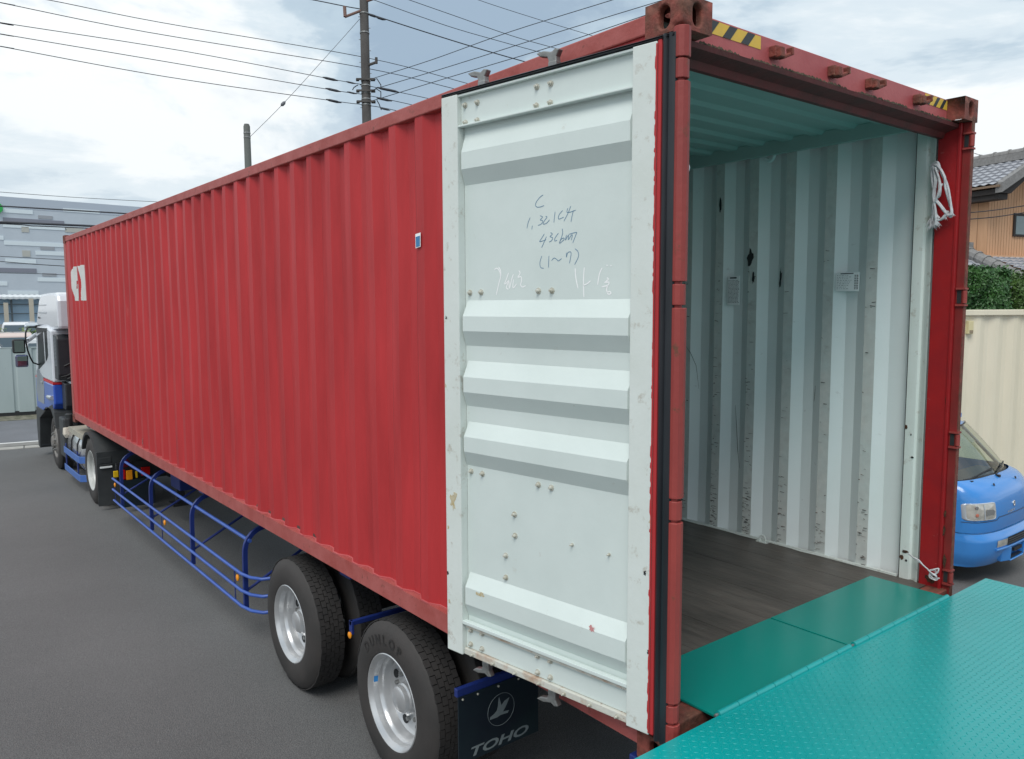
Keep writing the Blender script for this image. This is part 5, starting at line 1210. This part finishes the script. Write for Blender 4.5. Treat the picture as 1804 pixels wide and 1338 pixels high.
mb=MB(); mb.obox(Ez-e1*.02-Vector((0,0,.20)),ev*sl_,e1*.20,(0,0,.27)); mb.obox(o2-e1*.02-Vector((0,0,.20)),ev2*(lb/math.cos(R_(28))),e1*.20,(0,0,.27)); mb.build('barge_board',M['tile_cap'],HS)
mb=MB(); mb.add([Ez+e1*.1-Vector((0,0,.06)),Ez+e1*Lr-Vector((0,0,.06)),Ez+e1*Lr+ev*sl_-Vector((0,0,.06)),Ez+e1*.1+ev*sl_-Vector((0,0,.06))],[(0,1,2,3)]); mb.obox(Ez+e1*.15-Vector((0,0,.22))+e2*.04,e1*Lr,e2*.42,(0,0,.14)); mb.obox(Ez+e1*.15-Vector((0,0,.36))+e2*.10,e1*Lr,e2*.38,(0,0,.16))  # lowest dark box paints the shade on the wall below the eave
mb.prism([Hp(-.62,-.42,ze-.20),Hp(-.62,.0,ze-.2),Hp(-.62,tr-.5,zr-.3),Hp(-.62,tr-.5,zr-.08)],e1*.60); mb.build('eaves_and_shade',M['darkwood_and_shade'],HS)
MB().obox(Ez+e1*.05-e2*.05-Vector((0,0,.05)),e1*Lr,e2*.07,(0,0,.06)).build('gutter',mat('brown_gutter',(.22,.15,.10),.6),HS)
# window on the gable wall
def hpx(u,v):
    r=ray(u,v); t=(w0-CP).dot(e1)/r.dot(e1); P=CP+r*t; return (P-w0).dot(e2),P.z
b0_,z1_=hpx(1785,376); _,z0_=hpx(1785,417)
wn=MB().obox(Hp(-.05,b0_,z0_),e2*1.6,e1*.05,(0,0,z1_-z0_)).build('window',M['darkwood_and_shade'],HS)
for k in range(2): MB().obox(Hp(-.062,b0_+.07+.78*k,z0_+.06),e2*(.42 if k==0 else .7),e1*.012,(0,0,z1_-z0_-.14)).build('pane',mat('house_window_pane',(.16,.21,.22),.1),wn)
MB().obox(Hp(-.068,b0_+.56,z0_+.05),e2*.10,e1*.02,(0,0,z1_-z0_-.10)).build('frame',mat('pale_window_frame',(.55,.55,.52),.5),wn)
# lower roof
zl=3.12; evl=(-e1*1.0+Vector((0,0,-.42))).normalized()
topo=Hp(0,-.1,zl); nl=2.3
tiles('lower_roof',lambda u,v:(topo+e2*(6*u)+evl*(nl*(1-v)),Vector((-.39*e1.x,-.39*e1.y,.92))),24,10,.25)
P1=pd(1706,446,22.3); P2=pd(1748,466,21.5); P3=P2+(P2-P1)*1.2
mb=MB(); mb.tube([P1,P2,P3],.15,10)
for k in range(7): c=P1+(P3-P1)*(k/6.); mb.tube([c,c+(P3-P1).normalized()*.06],.18,10)
mb.obox(P1-e2*.3+Vector((0,0,-.05)),e2*.5,e1*.3,(0,0,.35)); mb.build('hip_ridge',M['tile_cap'],HS)
dl=(P3-P1); tiles('lower_roof',lambda u,v:(P1+Vector((0,0,-.12))+dl*u+(-e2*1.0-e1*.35+Vector((0,0,-.45)))*1.6*(1-v),Vector((-.3,-.1,.93)).normalized()),8,7,.25)
mb=MB(); mb.obox(Hp(-.02,-.12,zl-.02),e2*5,-e1*.12,(0,0,.06)); mb.obox(Hp(-1.9,-2.2,G),e2*7,e1*1.88,(0,0,3.1)); mb.build('lower_wall',M['siding'],HS)
# ================================================================== POLES AND WIRES
def wline(P,r,label,group='overhead wires',m=M['wire'],clamps=(),nm='overhead_wire'):
    Q=[]
    P=[Vector(p_) for p_ in P]
    for i in range(len(P)-1):
        p0=P[i-1] if i else P[0]*2-P[1]; p3=P[i+2] if i+2<len(P) else P[-1]*2-P[-2]; p1,p2=P[i],P[i+1]
        for k in range(6):
            t=k/6; Q.append(.5*((2*p1)+(p2-p0)*t+(2*p0-5*p1+4*p2-p3)*t*t+(3*p1-p0-3*p2+p3)*t**3))
    Q.append(P[-1]); mb=MB(); mb.tube(Q,r,5)
    for c,d,ln,rr in clamps:
        c=Vector(c); d=Vector(d).normalized(); mb.tube([c-d*ln/2,c-d*ln*.25,c+d*ln*.2,c+d*ln/2],[rr*.4,rr,rr,rr*.3],7)
    o=mb.build(nm,m,smooth=60); return tag(o,label,'wire',group)
def WL(pts,r,label,**k):
    P=[pd(u,v,D) for u,v,D in pts]
    if pts[-1][0]>700 and 'guy' not in label: P.append(P[-1]+(P[-1]-P[-2]).normalized()*12)
    if pts[0][0]<-30: P.insert(0,P[0]+(P[0]-P[1]).normalized()*15)
    return wline(P,r,label,**k)
PL=pd(648.5,215,28); base=Vector((PL.x,PL.y,0))
topx=base
PO=thing('utility_pole',(base.x,base.y,G),'tall grey utility pole with many wires rising behind the red container','pole')
pb=pd(650.5,400,28); pt=pd(640.5,-20,28)
lean=(pt-pb)/(pt.z-pb.z)
def pole_at(z): return Vector((pb.x,pb.y,pb.z))+lean*(z-pb.z)
mb=MB(); mb.tube([pole_at(G),pole_at(6),pole_at(13.2),pole_at(15.5)],[.20,.165,.15,.12],16); mb.build('pole_shaft',M['pole'],PO,smooth=50)
def zat(v): return pd(645,v,28).z
mb=MB()
for v in (25,59,143,152,165,176,186): MB().tube([pole_at(zat(v)-.02),pole_at(zat(v)+.02)],.172,14).build('steel_band',M['steel'],PO)
for v in (143,163,182):
    p_=pole_at(zat(v)); mb=MB(); mb.obox(p_-cR*.30-cF*.20-Vector((0,0,.03)),cR*.62,cF*.05,(0,0,.06)); mb.cyl(p_+cR*.34-cF*.1,p_+cR*.20-cF*.1,.05,8); mb.cyl(p_-cR*.32-cF*.1,p_-cR*.22-cF*.1,.05,8); mb.build('insulator',M['pole'],PO)
p_=pole_at(zat(117)); q=pd(663,110,27.8); mb=MB(); mb.tube([p_,q],.05,8); mb.tube([q-Vector((0,0,.05)),q+Vector((0,0,.16))],.05,8); mb.build('bracket_arm',M['pole'],PO)
p_=pole_at(zat(17)); q=pd(608,30,27.6); mb=MB(); mb.tube([p_,q],.045,8); mb.tube([q,pd(607,12,27.6)],.06,8); p2_=pole_at(zat(4)); mb.tube([p2_,pd(661,-3,27.8)],.05,8); mb.build('bracket_arm',mat('rusty_bracket',(.20,.12,.10),.8),PO)
for k in range(9):
    z=zat(190-20*k); s_=1 if k%2 else -1; MB().tube([pole_at(z),pole_at(z)+cR*(.21*s_)],.012,5).build('step_bolt',M['steel'],PO)
mb=MB()
for (a,b_,c,d) in (((655,142),(664,139),(671,150),(671,154)),((655,160),(663,157),(671,162),(671,172)),((664,177),(668,184),(671,192),(672,194)),((631,150),(627,152),(623,155),(621,159))):
    mb.tube([pd(*a,27.8),pd(*b_,27.8),pd(*c,27.8),pd(*d,27.8)],.018,5)
mb.build('jumper_wire',M['wire'],PO)
p2=pd(437.4,297,27); P2b=Vector((p2.x,p2.y,0)); t2=pd(434.5,219,27)
SP=thing('stub_pole',(P2b.x,P2b.y,G),'short bare stub pole left of the tall pole anchoring its guy wire','pole')
ln2=(t2-p2)/(t2.z-p2.z); z2=lambda z: p2+ln2*(z-p2.z)
mb=MB(); mb.tube([z2(G),z2(4),t2-Vector((0,0,.08)),t2],[.14,.125,.108,.08],16); mb.build('pole_shaft',mat('stub_pole_grey',(.13,.14,.13),.85),SP,smooth=50)
mb=MB()
for v in (235,243): c=pd(436,v,27); mb.tube([z2(c.z-.02),z2(c.z+.02)],.118,12)
mb.build('steel_band',M['steel'],SP)
wr_=.012
def cl2(u,v,D,d,ln=.9,rr=.07): return (pd(u,v,D),d,ln,rr)
rt_=Vector(cR)
dirL=(pd(640,150,28)-pd(321,90,25))
L_=[([(-60,-22,23),(83,0,24),(283,40,25.5),(643,101.6,28),(820,146.6,29.5),(900,168,30)],'uppermost long wire crossing from the top left past the tall pole',()),
([(-60,-6,23),(0,5,23.5),(257,56.6,25.5),(637,119,28),(797,156,29.3),(880,178,30)],'second long wire from the left, below the uppermost one',()),
([(-60,28,23),(0,40,23.5),(321,90,25.8),(582,139.5,27.6),(640,150,28),(759,175,29),(860,200,30)],'third long wire from the left with dark clamps each side of the pole',((582,139.5),(618,146),(678,157.5),(690,160))),
([(-60,49,23),(0,60,23.5),(321,114,25.8),(585,159,27.6),(640,167,28),(730,186,29),(860,216,30)],'fourth long wire from the left with dark clamps each side of the pole',((587,159),(620,164),(677,175.5))),
([(-60,72,23),(0,82,23.5),(289,135,25.6),(586,178,27.6),(640,185,28),(701,196,28.7),(860,236,30)],'lowest long wire from the left with dark clamps each side of the pole',((588,178.5),(679,193)))]
for pts,lab,cl3 in L_: WL(pts,wr_,lab,clamps=[cl2(u,v,27.7,rt_*1.0+Vector((0,0,-.22)),.55 if i!=1 else .35,.045 if i!=1 else .03) for i,(u,v) in enumerate(cl3)])
WL([(480,-12,27),(550,0,27.5),(608,11.6,27.6),(633,16,28)],.018,'short wire meeting the bracket near the top of the tall pole')
WL([(648,24,28),(672,32,28.2),(740,54,28.8),(830,82,29.6),(913,106,30.4),(980,124,31)],.02,'thick clamped wire running down right from the top of the tall pole',clamps=[cl2(657,28,28,rt_-Vector((0,0,.3)),.35,.045),cl2(671,33,28,rt_-Vector((0,0,.3)),.35,.045)])
WL([(655,-1,27.8),(730,26,28.5),(800,50,29),(880,73,29.6),(961,95,30.4),(1040,116,31)],wr_,'wire running down right from the bracket at the pole top')
WL([(640,-28,28),(720,0,28.5),(800,28,29),(900,63,29.6),(984,87,30.4),(1060,108,31)],wr_,'wire entering at the top centre and descending to the container roof')
WL([(760,-32,28),(842,0,28.5),(940,32,29),(1042,63,29.6),(1110,84,30.4)],.010,'thin rightmost wire descending above the container corner')
WL([(656,139,28),(760,106,27),(900,56,25.6),(1080,0,24),(1170,-30,23)],wr_,'upper wire rising to the right from the clamps on the tall pole')
WL([(662,156,28),(674,153,28),(800,115,26.8),(980,58,25),(1160,3,23.5),(1240,-22,23)],wr_,'middle wire rising to the right from the clamps on the tall pole')
WL([(655,178,28),(669,174,28),(800,134,26.8),(980,80,25),(1138,27,23.5),(1240,-6,23)],wr_,'lower wire rising to the right from the clamps on the tall pole')
WL([(633.6,34,28),(581,93,27.8),(499,183,27.4),(440,242,27)],.009,'slanting guy wire from the tall pole down to the stub pole',m=M['guy'],clamps=[(pd(499,183,27.4),pd(581,93,27.8)-pd(440,242,27),.22,.06)])
WL([(-60,334,60),(0,338.7,60),(130,348,62),(277,356,64),(420,362,66)],.02,'thin highest wire just above the warehouse roof')
WL([(-60,362,45),(0,363.5,45),(110,370,46),(228,377,47),(330,384,48)],.042,'thick black cable crossing the warehouse upper storey')
WL([(-60,390,45),(0,391.8,45),(90,395.5,46),(170,399,47),(300,405,48)],.065,'thickest black cable crossing the warehouse')
WL([(-60,393,45),(0,394.6,45),(40,396.6,45.5),(55,398.4,45.6),(75,399,46),(155,402.5,47),(300,409,48)],.03,'wavy thin cable just below the thickest one')
WL([(-60,449,45),(0,452,45),(55,455,45.6),(110,458,46.5),(200,463,48)],.018,'thin wire across the warehouse middle, upper of two')
WL([(-60,458,45),(0,461,45),(55,465.5,45.6),(110,469,46.5),(200,474,48)],.022,'thin wire across the warehouse middle, lower of two')
WL([(-60,479,45),(0,481,45),(64,482.5,45.6),(112,484.5,46.5),(200,488,48)],.016,'faint wire level with the lower dark band of the warehouse')
WL([(1690,376.5,18),(1745,371.5,18),(1800,363.5,18),(1900,348,18)],.011,'upper dark wire in front of the tan house siding')
WL([(1690,388,18),(1745,383.5,18),(1785,378,18),(1900,360,18)],.011,'lower dark wire in front of the tan house siding')
WL([(1690,262,40),(1722,272,40),(1760,281,40)],.012,'faint wire in the sky just above the tiled roof')
